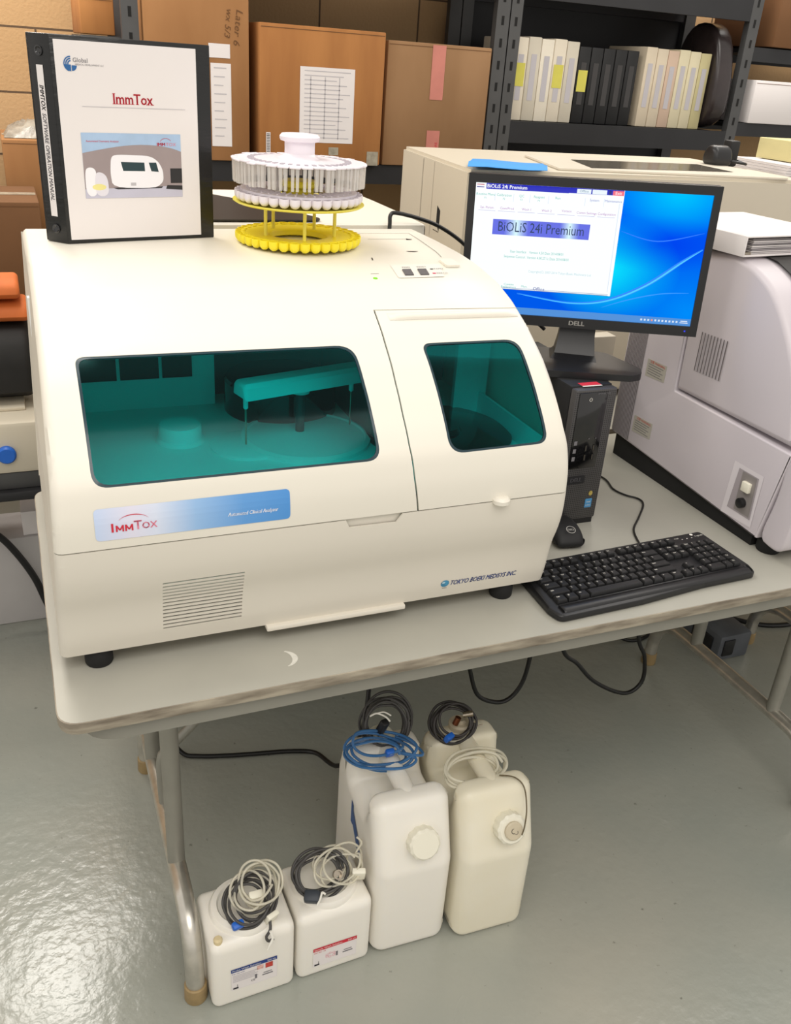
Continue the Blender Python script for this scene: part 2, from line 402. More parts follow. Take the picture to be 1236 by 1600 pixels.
# ------------------------------------------------------------------ folding tables
def folding_table(x0, y0, L, D, label, detail=True):
    t = thing('folding_table', label, 'table', (x0 + L / 2, y0 + D / 2, 0))
    o2 = rr2(x0, x0 + L, y0, y0 + D, 0.035, 6)
    mp = lambda a, b, h=0.0: Vector((a, b, h + 0.7225))
    g = G(); slab(g, mp, rr2(x0 + 0.0015, x0 + L - 0.0015, y0 + 0.0015, y0 + D - 0.0015, 0.034, 6), 0.0175, M_tabletop)
    g.out('tabletop', t)
    g = G(); N = len(o2); oi = rr2(x0 + 0.004, x0 + L - 0.004, y0 + 0.004, y0 + D - 0.004, 0.031, 6)
    prof = [(0, 0.0202), (1, 0.0195), (1.0, 0.004), (0.6, 0.0), (0, 0.0)]
    v = []; f = []
    for s_, h in prof:
        for a, b in zip(oi, o2): v.append(Vector((a[0] + (b[0] - a[0]) * s_, a[1] + (b[1] - a[1]) * s_, 0.7198 + h)))
    for j in range(len(prof) - 1):
        for i in range(N): f.append((j * N + i, j * N + (i + 1) % N, (j + 1) * N + (i + 1) % N, (j + 1) * N + i))
    g.add(v, f, M_edge); g.out('edge_band', t)
    g = G()
    a0 = rr2(x0 + 0.03, x0 + L - 0.03, y0 + 0.014, y0 + D - 0.014, 0.06, 6)
    a1 = rr2(x0 + 0.033, x0 + L - 0.033, y0 + 0.017, y0 + D - 0.017, 0.057, 6); N = len(a0)
    v = [(p[0], p[1], 0.722) for p in a0] + [(p[0], p[1], 0.688) for p in a0] + [(p[0], p[1], 0.688) for p in a1] + [(p[0], p[1], 0.722) for p in a1]
    f = []
    for j in range(4):
        k = (j + 1) % 4
        for i in range(N): f.append((j * N + i, j * N + (i + 1) % N, k * N + (i + 1) % N, k * N + i))
    g.add(v, f, M_apron); g.out('apron', t)
    for xl, sg in ((x0 + 0.174, 1), (x0 + L - 0.174, -1)):
        yc = y0 + D / 2
        for sy in (-1, 1):
            g = G(); g.tube([(xl, yc + sy * 0.148, 0.722), (xl, yc + sy * 0.148, 0.45), (xl, yc + sy * 0.148, 0.176)], 0.0165, M_tubep, n=20, smooth=1)
            g.out('leg_post', t)
        g = G(); pts = []
        for sy in (-1, 1):
            h = [(0.313, 0.006), (0.312, 0.05), (0.307, 0.095), (0.285, 0.142), (0.24, 0.166), (0.17, 0.173)]
            hh = [(xl, yc + sy * a, b) for a, b in h]
            pts += hh if sy < 0 else list(reversed(hh))
        g.tube(pts, 0.0175, M_tube, n=20, smooth=5)
        fb = g.out('foot_bar', t)
        for sy in (-1, 1):
            g = G(); g.lathe((xl, yc + sy * 0.313, 0.0), [(0, 0), (0.02, 0), (0.0215, 0.004), (0.0205, 0.036), (0.0185, 0.038), (0, 0.038)], M_brass, 24)
            g.out('foot_cap', fb)
        if detail and sg > 0:
            g = G(); g.tube([(xl, yc - 0.148, 0.62), (xl, yc + 0.148, 0.62)], 0.009, M_tubep, smooth=1); g.out('cross_rod', t)
            g = G(); g.tube([(xl + sg * 0.32, yc, 0.70), (xl + sg * 0.22, yc, 0.69), (xl + sg * 0.14, yc, 0.56), (xl + sg * 0.09, yc, 0.41), (xl + sg * 0.02, yc, 0.33), (xl, yc, 0.30), (xl, yc, 0.18)], 0.0095, M_tubep, n=12)
            g.out('folding_brace', t)
    return t
folding_table(0.0, 0.0, 1.83, 0.762, 'grey laminate folding table with worn edge carrying the analyzer and keyboard')
g = G()
for k in range(16):
    a, b = PI * (-.42 + .75 * k / 16), PI * (-.42 + .75 * (k + 1) / 16); w = .004 + .005 * math.sin(PI * k / 16); w2 = .004 + .005 * math.sin(PI * (k + 1) / 16)
    g.add([(.330 + .016 * math.cos(a), .062 + .020 * math.sin(a), .7403), (.330 + (.016 + w) * math.cos(a), .062 + (.020 + w * .5) * math.sin(a), .7403), (.330 + (.016 + w2) * math.cos(b), .062 + (.020 + w2 * .5) * math.sin(b), .7403), (.330 + .016 * math.cos(b), .062 + .020 * math.sin(b), .7403)], [(0, 1, 2, 3)], mat('white_smudge', (226, 224, 214), .7, var=.1, scale=200))
g.out('scuff_mark', S.objects['folding_table'], sharp=None)
folding_table(1.865, 0.0, 1.83, 0.762, 'folding table at right edge, only its legs and foot seen under the first table', False)
folding_table(0.10, 0.79, 1.83, 0.762, 'folding table behind the front one, hidden under the rear machines', False)
folding_table(1.96, 0.79, 1.83, 0.762, 'second folding table of the rear row, under the beige machine right end', False)

# ------------------------------------------------------------------ main analyzer
P = [(.113, .772), (.104, .80), (.099, .83), (.092, .86), (.080, .89), (.072, .92), (.069, .95), (.0685, .98), (.071, 1.01), (.083, 1.05),
     (.107, 1.084), (.144, 1.125), (.183, 1.16), (.235, 1.195), (.297, 1.225), (.36, 1.245), (.436, 1.257), (.504, 1.262), (.618, 1.265), (.745, 1.265), (.758, 1.262), (.765, 1.253)]
S0 = -0.007
_s = [0.007]
for a, b in zip(P, P[1:]): _s.append(_s[-1] + math.hypot(b[0] - a[0], b[1] - a[1]))
def _lin(s):
    s = min(max(s, _s[0]), _s[-1])
    for i in range(len(P) - 1):
        if s <= _s[i + 1]: break
    t = (s - _s[i]) / (_s[i + 1] - _s[i])
    return Vector((P[i][0] * (1 - t) + P[i + 1][0] * t, P[i][1] * (1 - t) + P[i + 1][1] * t))
def prof(s):
    w = min(0.02, s - _s[0], _s[-1] - s) if _s[0] < s < _s[-1] else 0
    if w <= 0: return _lin(s)
    acc = Vector((0, 0)); tot = 0
    for k in range(-4, 5):
        q = math.exp(-k * k / 6.0); acc += _lin(s + w * k / 4) * q; tot += q
    return acc / tot
S1 = _s[-1]
def pnorm(s):
    t = prof(min(s + 0.004, S1)) - prof(max(s - 0.004, _s[0])); t.normalize()
    return Vector((-t.y, t.x))
def xl(z): return .013 + .046 * (z - .765)
def xr(z): return .822 - .046 * (z - .765)
RR = 0.012
def surf(X, s, h=0.0):
    """X is measured at the body's real width there; clipped to the sides and rounded at them"""
    q = prof(s); n = pnorm(s); a, b = xl(q.y), xr(q.y)
    X = min(max(X, a), b); d = min(X - a, b - X); r = 0
    if d < RR: r = RR - math.sqrt(max(0, RR * RR - (RR - d) ** 2))
    return Vector((X, q.x + n.x * (h - r), q.y + n.y * (h - r)))
def surf_panel(name, outer, holes, parent, m, t=0.004, h=0.0, sub=True):
    """plate following the curved front: outline and holes in (X,s)"""
    bm = bmesh.new(); loops = [outer] + holes
    es = []
    for L in loops:
        vs = [bm.verts.new((p[0], p[1], 0)) for p in L]
        es += [bm.edges.new((vs[i], vs[(i + 1) % len(vs)])) for i in range(len(vs))]
    bmesh.ops.triangle_fill(bm, use_beauty=True, use_dissolve=False, edges=es)
    ys = [p[1] for p in outer]; xs = [p[0] for p in outer]
    if sub:
        cuts = [(v, 'y') for v in [min(ys) + 0.01 * k for k in range(1, int((max(ys) - min(ys)) / 0.01) + 1)]]
        cuts += [(v, 'x') for v in [xmn + d for xmn in (0.0135,) for d in (0.0, .001, .003, .006, .01, .014, .02, .026, .03)]]
        cuts += [(v, 'x') for v in [0.822 - d for d in (0.0, .001, .003, .006, .01, .014, .02, .026, .03)]]
        for v, ax in cuts:
            if ax == 'x' and not (min(xs) < v < max(xs)): continue
            bmesh.ops.bisect_plane(bm, geom=bm.verts[:] + bm.edges[:] + bm.faces[:], dist=1e-6,
                                   plane_co=(v, 0, 0) if ax == 'x' else (0, v, 0), plane_no=(1, 0, 0) if ax == 'x' else (0, 1, 0))
    bm.verts.index_update(); bm.verts.ensure_lookup_table()
    V2 = [(v.co.x, v.co.y) for v in bm.verts]
    F = []
    for f in bm.faces:
        ids = [v.index for v in f.verts]
        a = sum(V2[ids[i]][0] * V2[ids[(i + 1) % len(ids)]][1] - V2[ids[(i + 1) % len(ids)]][0] * V2[ids[i]][1] for i in range(len(ids)))
        if a < 0: ids.reverse()
        F.append(ids)
    B = []
    for e in bm.edges:
        if len(e.link_faces) == 1: B.append((e.verts[0].index, e.verts[1].index, e.link_faces[0]))
    cen = {id(f): f.calc_center_median() for f in bm.faces}
    n = len(V2); v = [surf(a, b, h) for a, b in V2] + [surf(a, b, h - t) for a, b in V2]
    faces = [tuple(q) for q in F] + [tuple(n + i for i in reversed(q)) for q in F]
    for a, b, f in B:
        pa, pb, c = Vector((*V2[a], 0)), Vector((*V2[b], 0)), cen[id(f)]
        if (pb - pa).cross(c - pa).z < 0: a, b = b, a
        faces.append((b, a, n + a, n + b))
    bm.free()
    me = mesh(v, faces, m)
    o = link(name, me, parent, sharp=40)
    return o
def map_surf(a, b, h=0.0): return surf(a, b, h)
def flat_on(g, pts, m, h=0.0006):
    """polygon on the curved front, cut fine enough to follow it"""
    bm = bmesh.new(); bm.faces.new([bm.verts.new((p[0], p[1], 0)) for p in pts]); ys = [p[1] for p in pts]
    k = min(ys) + 0.008
    while k < max(ys):
        bmesh.ops.bisect_plane(bm, geom=bm.verts[:] + bm.edges[:] + bm.faces[:], dist=1e-6, plane_co=(0, k, 0), plane_no=(0, 1, 0)); k += 0.008
    bm.verts.index_update()
    g.add([surf(v.co.x, v.co.y, h) for v in bm.verts], [tuple(x.index for x in f.verts) for f in bm.faces], m); bm.free()

AN = thing('clinical_analyzer', 'large white benchtop clinical analyzer with two teal windows on the front table', 'analyzer', (.4175, .42, .74))
SE = 0.2075
# lower front panel
hole_handle = rounded_poly([(.427, SE + .004), (.433, .194), (.508, .1925), (.520, SE + .004)], [0, .006, .006, 0])
slots = []
for k in range(14):
    s_ = 0.0385 + k * (0.0955 / 13)
    slots.append([(.1605, s_ - .0017), (.278, s_ - .0017), (.278, s_ + .0017), (.1605, s_ + .0017)])
lo = [(-.05, .007), (.9, .007), (.9, SE - .001), (.519, SE - .001), (.509, .1925), (.434, .1935), (.428, SE - .001), (-.05, SE - .001)]
lo = [(max(.0, min(.83, a)), b) for a, b in lo]
surf_panel('lower_front_panel', lo, slots, AN, M_base, t=.0025)
g = G(); g.box(.155, .284, .118, .12, .79, .90, M_dark); g.out('vent_backing', AN)
g = G(); v, f = [], []
g.box(.426, .521, .0745, .082, .948, .976, M_base, r=.002); g.out('grip_recess', AN)
# main shell with door notch and window opening
def win_outline(pts, r): return rounded_poly(pts, r, 7)
w1 = [(.0790, .2937), (.4845, .2937), (.4815, .4860), (.0790, .4885)]
w2 = [(.5965, .2925), (.7690, .2945), (.7660, .4815), (.5945, .4825)]
W1 = win_outline(w1, [.022, .022, .030, .014]); W2 = win_outline(w2, [.026, .020, .026, .016])
shell = [(.0, SE + .0008), (.5425, SE + .0008), (.535, .26), (.5310, .31), (.5300, .36), (.5305, .41), (.5335, .49), (.5378, .5612), (.83, .5540), (.83, S1), (.0, S1)]
def grow(pts, d):
    cx = sum(p[0] for p in pts) / len(pts); cy = sum(p[1] for p in pts) / len(pts)
    return [(p[0] + math.copysign(d, p[0] - cx), p[1] + math.copysign(d, p[1] - cy)) for p in pts]
surf_panel('upper_cover', shell, [W1], AN, M_white, t=.004)
door = [(.5452, SE + .0008), (.83, SE + .0008), (.83, .5522), (.5405, .5592), (.5362, .49), (.5330, .41), (.5325, .36), (.5335, .31), (.5377, .26)]
DR = surf_panel('side_door', door, [W2], AN, M_white, t=.004)
# door pull ridge and latch knob
g = G(); flat = [(.562, .538), (.7865, .534), (.7865, .5445), (.560, .5505)]
v = []; f = []
rows = [(.5345, 0.0), (.5365, .0035), (.5405, .0055), (.5460, .0045), (.5520, .0)]
for j, (s_, h) in enumerate(rows):
    for k in range(13):
        X = .558 + (.7885 - .558) * k / 12; e = 0 if k in (0, 12) else 1
        v.append(surf(X, s_ - (X - .56) * .012, h * e + .0002))
for j in range(len(rows) - 1):
    for k in range(12): f.append((j * 13 + k, j * 13 + k + 1, (j + 1) * 13 + k + 1, (j + 1) * 13 + k))
g.add(v, f, M_white); g.out('door_ridge', DR, sharp=60)
g = G(); g.lathe((.6865, .068, .966), [(0, -.006), (.010, -.006), (.0145, -.002), (.0145, .004), (.011, .008), (0, .009)], M_white, 28)
g.out('door_latch', DR)
for nm, w, par in (('front_window', W1, AN), ('door_window', W2, DR)):
    inner = w
    # glass, slightly sunk, with a dark gasket
    cx = sum(p[0] for p in w) / len(w); cy = sum(p[1] for p in w) / len(w)
    sm = [((p[0] - cx) * (1 - .004 / (max(q[0] for q in w) - cx)) + cx, (p[1] - cy) * (1 - .0035 / (max(q[1] for q in w) - cy)) + cy) for p in w]
    gm = mat('dark_teal_gasket', (8, 48, 58), 0.25, coat=0.3, var=0.05)
    surf_panel('window_gasket', w, [sm], par, gm, t=.003, h=-.0006)
    o = surf_panel(nm, sm, [], par, M_teal, t=.001, h=-.001)
    # single skin of glass: keep only the outer face
    bm = bmesh.new(); bm.from_mesh(o.data); bm.faces.ensure_lookup_table(); nf = len(bm.faces)
    bm.free()
# side, rear and bottom walls of the body
for sx, fx, nm in ((-1, xl, 'left_side_panel'), (1, xr, 'right_side_panel')):
    pts = []
    k = 0.007
    while k <= S1:
        pts.append(surf(-1 if sx < 0 else 2, k)); k += .01
    pts.append(surf(-1 if sx < 0 else 2, S1))
    low = [p for p in pts if p.z <= .9685]
    rear = [Vector((fx(z), .765, z)) for z in (1.24, .9685, .772)]
    g = G()
    top = [p for p in pts if p.z > .9685]
    seam = Vector((fx(.9685), low[-1].y, .9685))
    A = low + [seam, rear[1] + Vector((0, 0, 0)), rear[2]]
    B = [seam] + top + [rear[0], rear[1]]
    g.add(B, [tuple(range(len(B)))], M_white); g.out(nm, AN, sharp=None)
    g = G(); inn = Vector((-sx * .0015, 0, 0))
    g.add([p + inn for p in A], [tuple(range(len(A)))], M_base)
    g.out('base_side_panel', AN, sharp=None)
g = G(); g.add([(xl(1.24), .765, 1.255), (xr(1.24), .765, 1.255), (xr(.772), .765, .772), (xl(.772), .765, .772)], [(0, 1, 2, 3)], M_base)
g.out('rear_panel', AN, sharp=None)
g = G(); g.box(.02, .816, .118, .76, .7735, .78, M_base); g.out('bottom_plate', AN)
g = G(); g.box(.318, .553, .104, .16, .7645, .773, M_base, r=.002); g.out('drip_tray', AN)
for x, y in ((.068, .137), (.752, .137), (.068, .70), (.752, .70)):
    g = G(); g.lathe((x, y, .7402), [(0, 0), (.019, 0), (.0205, .003), (.0205, .022), (.0175, .0325), (0, .0325)], M_rubber, 32); g.out('rubber_foot', AN)
# printed name plate
def plate_mat():
    m = bpy.data.materials.new('blue_gradient_name_plate'); m.use_nodes = True; nt = m.node_tree; b = nt.nodes['Principled BSDF']
    b.inputs['Roughness'].default_value = .35
    tc = nt.nodes.new('ShaderNodeTexCoord'); sp = nt.nodes.new('ShaderNodeSeparateXYZ'); mr = nt.nodes.new('ShaderNodeMapRange')
    mr.inputs['From Min'].default_value = .076; mr.inputs['From Max'].default_value = .343
    r = nt.nodes.new('ShaderNodeValToRGB'); e = r.color_ramp.elements
    e[0].position = 0; e[0].color = (*lin((196, 212, 240)), 1); e[1].position = 1; e[1].color = (*lin((78, 146, 214)), 1)
    for p_, c_ in ((.18, (222, 220, 236)), (.3, (214, 222, 240)), (.5, (150, 188, 230)), (.75, (96, 156, 218))):
        q = r.color_ramp.elements.new(p_); q.color = (*lin(c_), 1)
    nt.links.new(tc.outputs['Object'], sp.inputs[0]); nt.links.new(sp.outputs[0], mr.inputs[0]); nt.links.new(mr.outputs[0], r.inputs[0])
    nt.links.new(r.outputs[0], b.inputs['Base Color']); return m
g = G(); flat_on(g, rr2(.0762, .3425, .2215, .2665, .007), plate_mat(), h=.0006)
put_rect(g, map_surf, .0970, .0998, .2325, .2450, M_red, h=.0012)
for x_ in (.1026, .1146):
    for q in ([(0, 0), (.0022, 0), (.0022, .0092), (0, .0092)], [(.0083, 0), (.0105, 0), (.0105, .0092), (.0083, .0092)], [(0, .0092), (.0022, .0092), (.0064, .002), (.0042, .002)], [(.0083, .0092), (.0105, .0092), (.0064, .002), (.0042, .002)]):
        put_poly(g, map_surf, [(x_ + a, .2325 + b) for a, b in q], M_red, h=.0012)
put_text(g, map_surf, .1262, .2388, 'T', .0180, M_redl, h=.0012, bold=.0001, fit=.0105)
put_text(g, map_surf, .1365, .2374, 'OX', .0130, M_redl, h=.0012, bold=.0001, fit=.0200)
arc = []
for k in range(15):
    a = PI * (.14 + .72 * k / 14); arc.append((.1265 - math.cos(a) * .0215, .243 + math.sin(a) * .0125))
for k in range(14, -1, -1):
    a = PI * (.14 + .72 * k / 14); arc.append((.1265 - math.cos(a) * .0212, .243 + math.sin(a) * (.0125 - .0012 * math.sin(PI * k / 14))))
for k in range(14):
    q = [arc[k], arc[k + 1], arc[28 - k], arc[29 - k]]
    g.add([surf(a, b, .0012) for a, b in q], [(0, 1, 2, 3)], M_red)
put_text(g, map_surf, .2530, .2385, 'Automated Clinical Analyzer', .0078, mat('white_ink', (248, 250, 252), .6, var=.01), h=.0012, bold=.00008, shear=.25, fit=.072)
g.out('name_plate', AN, sharp=None, weld=False)
g = G()
put_text(g, map_surf, .6305, .0385, 'TOKYO BOEKI MEDISYS INC.', .0145, M_blue, h=.0006, bold=.00006, shear=.3, fit=.125)
globe = mat('blue_globe_ink', (70, 150, 190), .4, var=.5, scale=120)
cc = [(.6215 + .0075 * math.cos(2 * PI * k / 24), .0395 + .0075 * math.sin(2 * PI * k / 24)) for k in range(24)]
g.add([surf(a, b, .0006) for a, b in cc], [tuple(range(24))], globe)
cc = [(.6185 + .003 * math.cos(2 * PI * k / 16), .0425 + .0022 * math.sin(2 * PI * k / 16)) for k in range(16)]
g.add([surf(a, b, .0009) for a, b in cc], [tuple(range(16))], mat('pale_globe_ink', (180, 215, 230), .4, var=.05))
put_rect(g, map_surf, .618, .6265, .0285, .0295, M_inkg, h=.0006)
g.out('maker_logo', AN, sharp=None, weld=False)
# control panel on top with printer cover
g = G()
v, f = [], []
flat_on(g, rounded_poly([(.6165, .6555), (.7025, .6575), (.7190, .7165), (.6230, .7145)], .003), mat('panel_grey', (226, 222, 212), .5, var=.02), h=.0007)
g.out('control_panel', AN, sharp=None, weld=False)
CP = bpy.context.scene.objects['control_panel']
for x0, x1, y0, y1 in ((.632, .648, .665, .690), (.661, .677, .6655, .6905)):
    g = G(); slab(g, lambda a, b, h=0: surf(a, b, h + .0007), [(x0, y0), (x1, y0), (x1 + .004, y1), (x0 + .004, y1)], .002, mat('grey_button', (92, 90, 92), .5, var=.05)); g.out('button', CP)
g = G()
put_text(g, map_surf, .640, .701, 'FEED', .007, M_inkg, h=.0014); put_text(g, map_surf, .668, .702, 'RESET', .007, M_inkg, h=.0014)
put_text(g, map_surf, .697, .692, 'PAPER', .007, M_inkg, h=.0014); put_text(g, map_surf, .694, .672, 'ERROR', .007, M_inkg, h=.0014)
put_rect(g, map_surf, .6895, .6955, .690, .693, M_ink, h=.0014); put_rect(g, map_surf, .6865, .6925, .670, .674, mat('red_lamp', (230, 70, 110), .4, var=.02), h=.0014)
g.out('panel_print', CP, sharp=None, weld=False)
g = G()
def line_on(g, pts, w, m, h=.0005):
    for (a, b) in zip(pts, pts[1:]):
        d = Vector((b[0] - a[0], b[1] - a[1])); L = d.length; n = Vector((-d.y, d.x)) / L * w / 2; K = max(1, int(L / .02))
        for k in range(K):
            p = Vector(a) + d * (k / K); q = Vector(a) + d * ((k + 1) / K)
            g.add([surf(*(p - n), h), surf(*(q - n), h), surf(*(q + n), h), surf(*(p + n), h)], [(0, 1, 2, 3)], m)
gap = mat('seam_shadow', (84, 78, 70), .9, var=.02)
line_on(g, [(.652, .965), (.762, .965)], .0012, gap); line_on(g, [(.7625, .965), (.748, .80), (.742, .76)], .0010, gap)
line_on(g, [(.602, .745), (.606, .76)], .0025, gap); line_on(g, [(.5735, .677), (.588, .677)], .001, gap)
line_on(g, [(.652, .905), (.744, .905)], .0014, gap)
put_poly(g, map_surf, [(.729, .897), (.742, .897), (.733, .909)], M_ink, h=.0008)
put_poly(g, map_surf, [(.7015 + .0125 * math.cos(2 * PI * k / 20), .8025 + (.010 if math.sin(2 * PI * k / 20) > 0 else .006) * math.sin(2 * PI * k / 20)) for k in range(20)][10:21], M_dark, h=.0008)
g.out('printer_cover', AN, sharp=None, weld=False)
g = G(); slab(g, lambda a, b, h=0: surf(a, b, h), rr2(.725, .752, .700, .735, .005), .004, M_white); g.out('cover_release', AN)
g = G(); slab(g, lambda a, b, h=0: surf(a, b, h), [(.5745 + .004 * math.cos(2 * PI * k / 16), .657 + .004 * math.sin(2 * PI * k / 16)) for k in range(16)], .0008, mat('green_lamp', (150, 240, 60), .3, emit=1.0)); g.out('power_lamp', AN, sharp=None)

# analyzer interior
M_in = mat('interior_white', (244, 246, 245), .5, var=.02)
M_ind = mat('interior_dark', (60, 62, 64), .5, var=.05)
DK = 1.0
g = G(); g.box(.03, .545, .10, .56, DK - .02, DK, M_in); g.box(.55, .80, .10, .56, DK - .02, DK, M_in); g.out('deck', AN)
g = G(); g.box(.03, .325, .50, .515, DK, 1.2, M_in); g.out('inner_wall', AN); g = G(); g.box(.325, .545, .55, .565, DK, 1.22, M_ind)
g.box(.541, .547, .21, .56, DK, 1.13, M_ind); g.out('inner_wall', AN); g = G(); g.box(.60, .80, .545, .56, DK, 1.22, M_ind)
g.out('inner_wall', AN); g = G(); g.box(.735, .80, .36, .37, DK, 1.2, M_in); g.out('inner_wall', AN); g = G(); g.box(.785, .79, .12, .36, DK, 1.04, M_in)
g.out('inner_rim', AN)
g = G()
for x0, x1 in ((.095, .157), (.163, .228), (.234, .285)): g.box(x0, x1, .496, .4995, 1.055, 1.098, M_dark)
g.out('inner_opening', AN)
g = G(); g.lathe((.236, .345, DK), [(.040, 0), (.038, .004), (.0345, .006), (.0345, .024), (.032, .028), (0, .029)], M_in, 36); g.out('reagent_lid', AN)
g = G(); g.lathe((.437, .305, DK), [(.108, 0), (.108, .006), (.100, .009), (.098, .006), (.03, .007), (0, .007)], M_in, 48); g.out('turntable', AN)
g = G(); g.lathe((.335, .295, DK), [(.06, 0), (.06, .004), (.056, .006), (0, .006)], M_in, 40); g.out('wash_dish', AN)
g = G(); g.lathe((.435, .46, DK), [(.10, 0), (.10, .055), (.096, .06), (0, .06)], M_gloss, 48); g.out('black_reagent_tray', AN)
g = G(); g.tube([(.432, .325, DK + .006), (.432, .325, 1.09)], .0075, M_ind, n=16, smooth=1); g.lathe((.432, .325, 1.075), [(0, 0), (.015, 0), (.015, .02), (0, .02)], M_in, 24)
g.out('arm_post', AN)
g = G(); v, f = pillowvf([(-.02, 0), (.02, 0), (.02, .02), (.014, .026), (-.014, .026), (-.02, .02)], .235, .008)
g.add(v, f, M_in, Matrix.Translation((.430, .30, 1.092)) @ Matrix.Rotation(.25, 4, 'Z')); g.out('probe_arm', AN)
for x, y in ((.328, .275), (.520, .322)):
    g = G(); g.tube([(x, y, 1.094), (x, y, DK + .012)], .0016, M_metal, n=8, smooth=1); g.lathe((x, y, 1.07), [(0, 0), (.004, .004), (.004, .022), (0, .022)], M_in, 12); g.out('probe', AN)
g = G(); g.lathe((.372, .41, DK), [(0, 0), (.015, 0), (.015, .02), (.009, .022), (0, .022)], M_in, 24); g.out('wash_pot', AN)
g = G(); g.lathe((.665, .27, DK), [(.128, 0), (.128, .008), (.12, .012), (.04, .012), (.035, .02), (0, .02)], M_gloss, 56); g.out('sample_tray', AN)
g = G(); g.lathe((.63, .46, DK), [(.05, 0), (.05, .03), (.04, .034), (0, .034)], M_gloss, 40); g.out('black_hub', AN)

# ------------------------------------------------------------------ operation manual binder on analyzer
Z = 1.2652
A_, B_, C_ = Vector((.075, .626, 0)), Vector((.105, .597, 0)), Vector((.361, .649, 0)); H = .312
BN = thing('ring_binder', 'black ring binder standing upright on the analyzer with a white cover sheet', 'binder', (.2, .63, Z))
n_ = Vector((-(C_ - B_).y, (C_ - B_).x, 0)).normalized()
D_ = A_ + (C_ - B_) * .98
def wallplate(g, a, b, z0, z1, t, m, r=.0015):
    d = (b - a).normalized(); L = (b - a).length; M = Matrix.Translation(a) @ Matrix.Rotation(math.atan2(d.y, d.x), 4, 'Z')
    g.box(0, L, 0, t, z0, z1, m, r=r, M=M)
g = G(); wallplate(g, B_, C_, Z, Z + H, .003, M_vinyl); g.out('front_cover', BN)
fc = S.objects['front_cover']
g = G(); wallplate(g, A_, B_, Z, Z + H, .003, M_vinyl); g.out('spine', BN)
sp_ = S.objects['spine']
g = G(); wallplate(g, A_ + n_ * .004, D_ + n_ * .0, Z, Z + H, .003, M_vinyl); g.out('back_cover', BN)
g = G(); wallplate(g, A_ + (C_ - B_) * .06 - n_ * .004, D_ - (C_ - B_) * .06 - n_ * .004, Z + .012, Z + H - .018, .0035, M_paper, r=0); g.out('page_block', BN)
fd = (C_ - B_).normalized()
mp = plane_map(B_ + Vector((0, 0, Z)), fd, (0, 0, 1)); FW = (C_ - B_).length
cover = plane_map(mp(.006, .006), fd, (0, 0, 1))
SW, SH = .230, .299
g = G(); put_rect(g, cover, 0, SW, 0, SH, M_paper, h=.0008)
# company mark
bl = mat('logo_blue', (40, 100, 160), .6, var=.02)
def ring(g, mpf, cx, cy, r0, r1, a0, a1, m, h, n=16):
    for k in range(n):
        a = a0 + (a1 - a0) * k / n; b = a0 + (a1 - a0) * (k + 1) / n
        g.add([mpf(cx + r0 * math.cos(a), cy + r0 * math.sin(a), h), mpf(cx + r1 * math.cos(a), cy + r1 * math.sin(a), h),
               mpf(cx + r1 * math.cos(b), cy + r1 * math.sin(b), h), mpf(cx + r0 * math.cos(b), cy + r0 * math.sin(b), h)], [(0, 1, 2, 3)], m)
lx, ly = .024, .266
for r0, r1 in ((.0095, .0112), (.0065, .0083), (.0035, .0053)): ring(g, cover, lx, ly, r0, r1, PI * .5, PI * 1.4, bl, .0014)
ring(g, cover, lx, ly - .001, 0, .0095, PI * 1.0, PI * 1.5, bl, .0012); ring(g, cover, lx + .001, ly - .002, .0, .008, PI * 1.5, PI * 2.0, bl, .0014)
put_text(g, cover, .027, .2715, 'Global', .0090, M_inkg, h=.0014)
put_text(g, cover, .0305, .2655, 'MEDICAL DEVELOPMENT LLC', .0034, M_inkg, h=.0014)
put_text(g, cover, .119, .218, 'ImmTox', .0225, M_red, h=.0014, bold=.0003, align='CENTER', fit=.066, serif=True)
put_rect(g, cover, .036, .208, .2055, .2063, M_inkp, h=.0014)
pic_ = cover
cover = lambda a, b, h=0.0: pic_(.030 + (a - .042) * 1.29, .066 + (b - .083) * 1.10, h)
# printed picture of the machine
put_rect(g, cover, .042, .172, .083, .175, mat('print_sky', (170, 196, 226), .6, var=.08, scale=40), h=.0012)
gr = [(.042, .087), (.172, .083), (.172, .150)] + [(.172 - .13 * k / 12, .150 + .0105 * math.sin(PI * (k / 12) ** .8) - .003 * k / 12) for k in range(1, 13)]
gr = [(.042, .083), (.172, .083)] + gr[2:]
put_poly(g, cover, gr, mat('print_grey', (158, 144, 144), .6, var=.06, scale=30), h=.0014)
put_poly(g, cover, [(.042, .083), (.172, .083), (.172, .1), (.042, .096)], mat('print_lilac', (196, 194, 210), .6, var=.05), h=.0015)
pw = mat('print_white', (242, 240, 244), .6, var=.01); pd = mat('print_teal', (34, 60, 66), .6, var=.1); pk = mat('print_black', (40, 38, 40), .6, var=.1)
bx_ = [(.0775, .098), (.135, .0965), (.146, .106), (.146, .122), (.141, .134), (.134, .1405), (.125, .144), (.085, .1455), (.0775, .142), (.0755, .12)]
bx_ = chaikin(bx_, 2, .2)
put_poly(g, cover, bx_, pw, h=.0017)
put_poly(g, cover, [(.0925, .122), (.1215, .1215), (.121, .134), (.090, .135)], pd, h=.0018)
put_poly(g, cover, [(.130, .1215), (.140, .1205), (.137, .134), (.127, .134)], pd, h=.0018)
put_rect(g, cover, .1015, .1085, .1005, .105, M_inkp, h=.0018)
put_poly(g, cover, [(.078, .0975), (.084, .0955), (.143, .0965), (.145, .099), (.084, .098)], pk, h=.0016)
put_poly(g, cover, chaikin([(.043, .086), (.058, .086), (.058, .120), (.054, .127), (.046, .127), (.043, .120)], 2), pw, h=.0017); put_poly(g, cover, chaikin([(.055, .086), (.072, .086), (.072, .110), (.067, .119), (.058, .121), (.055, .112)], 2), mat('print_offwhite', (226, 222, 230), .6, var=.02), h=.00175)
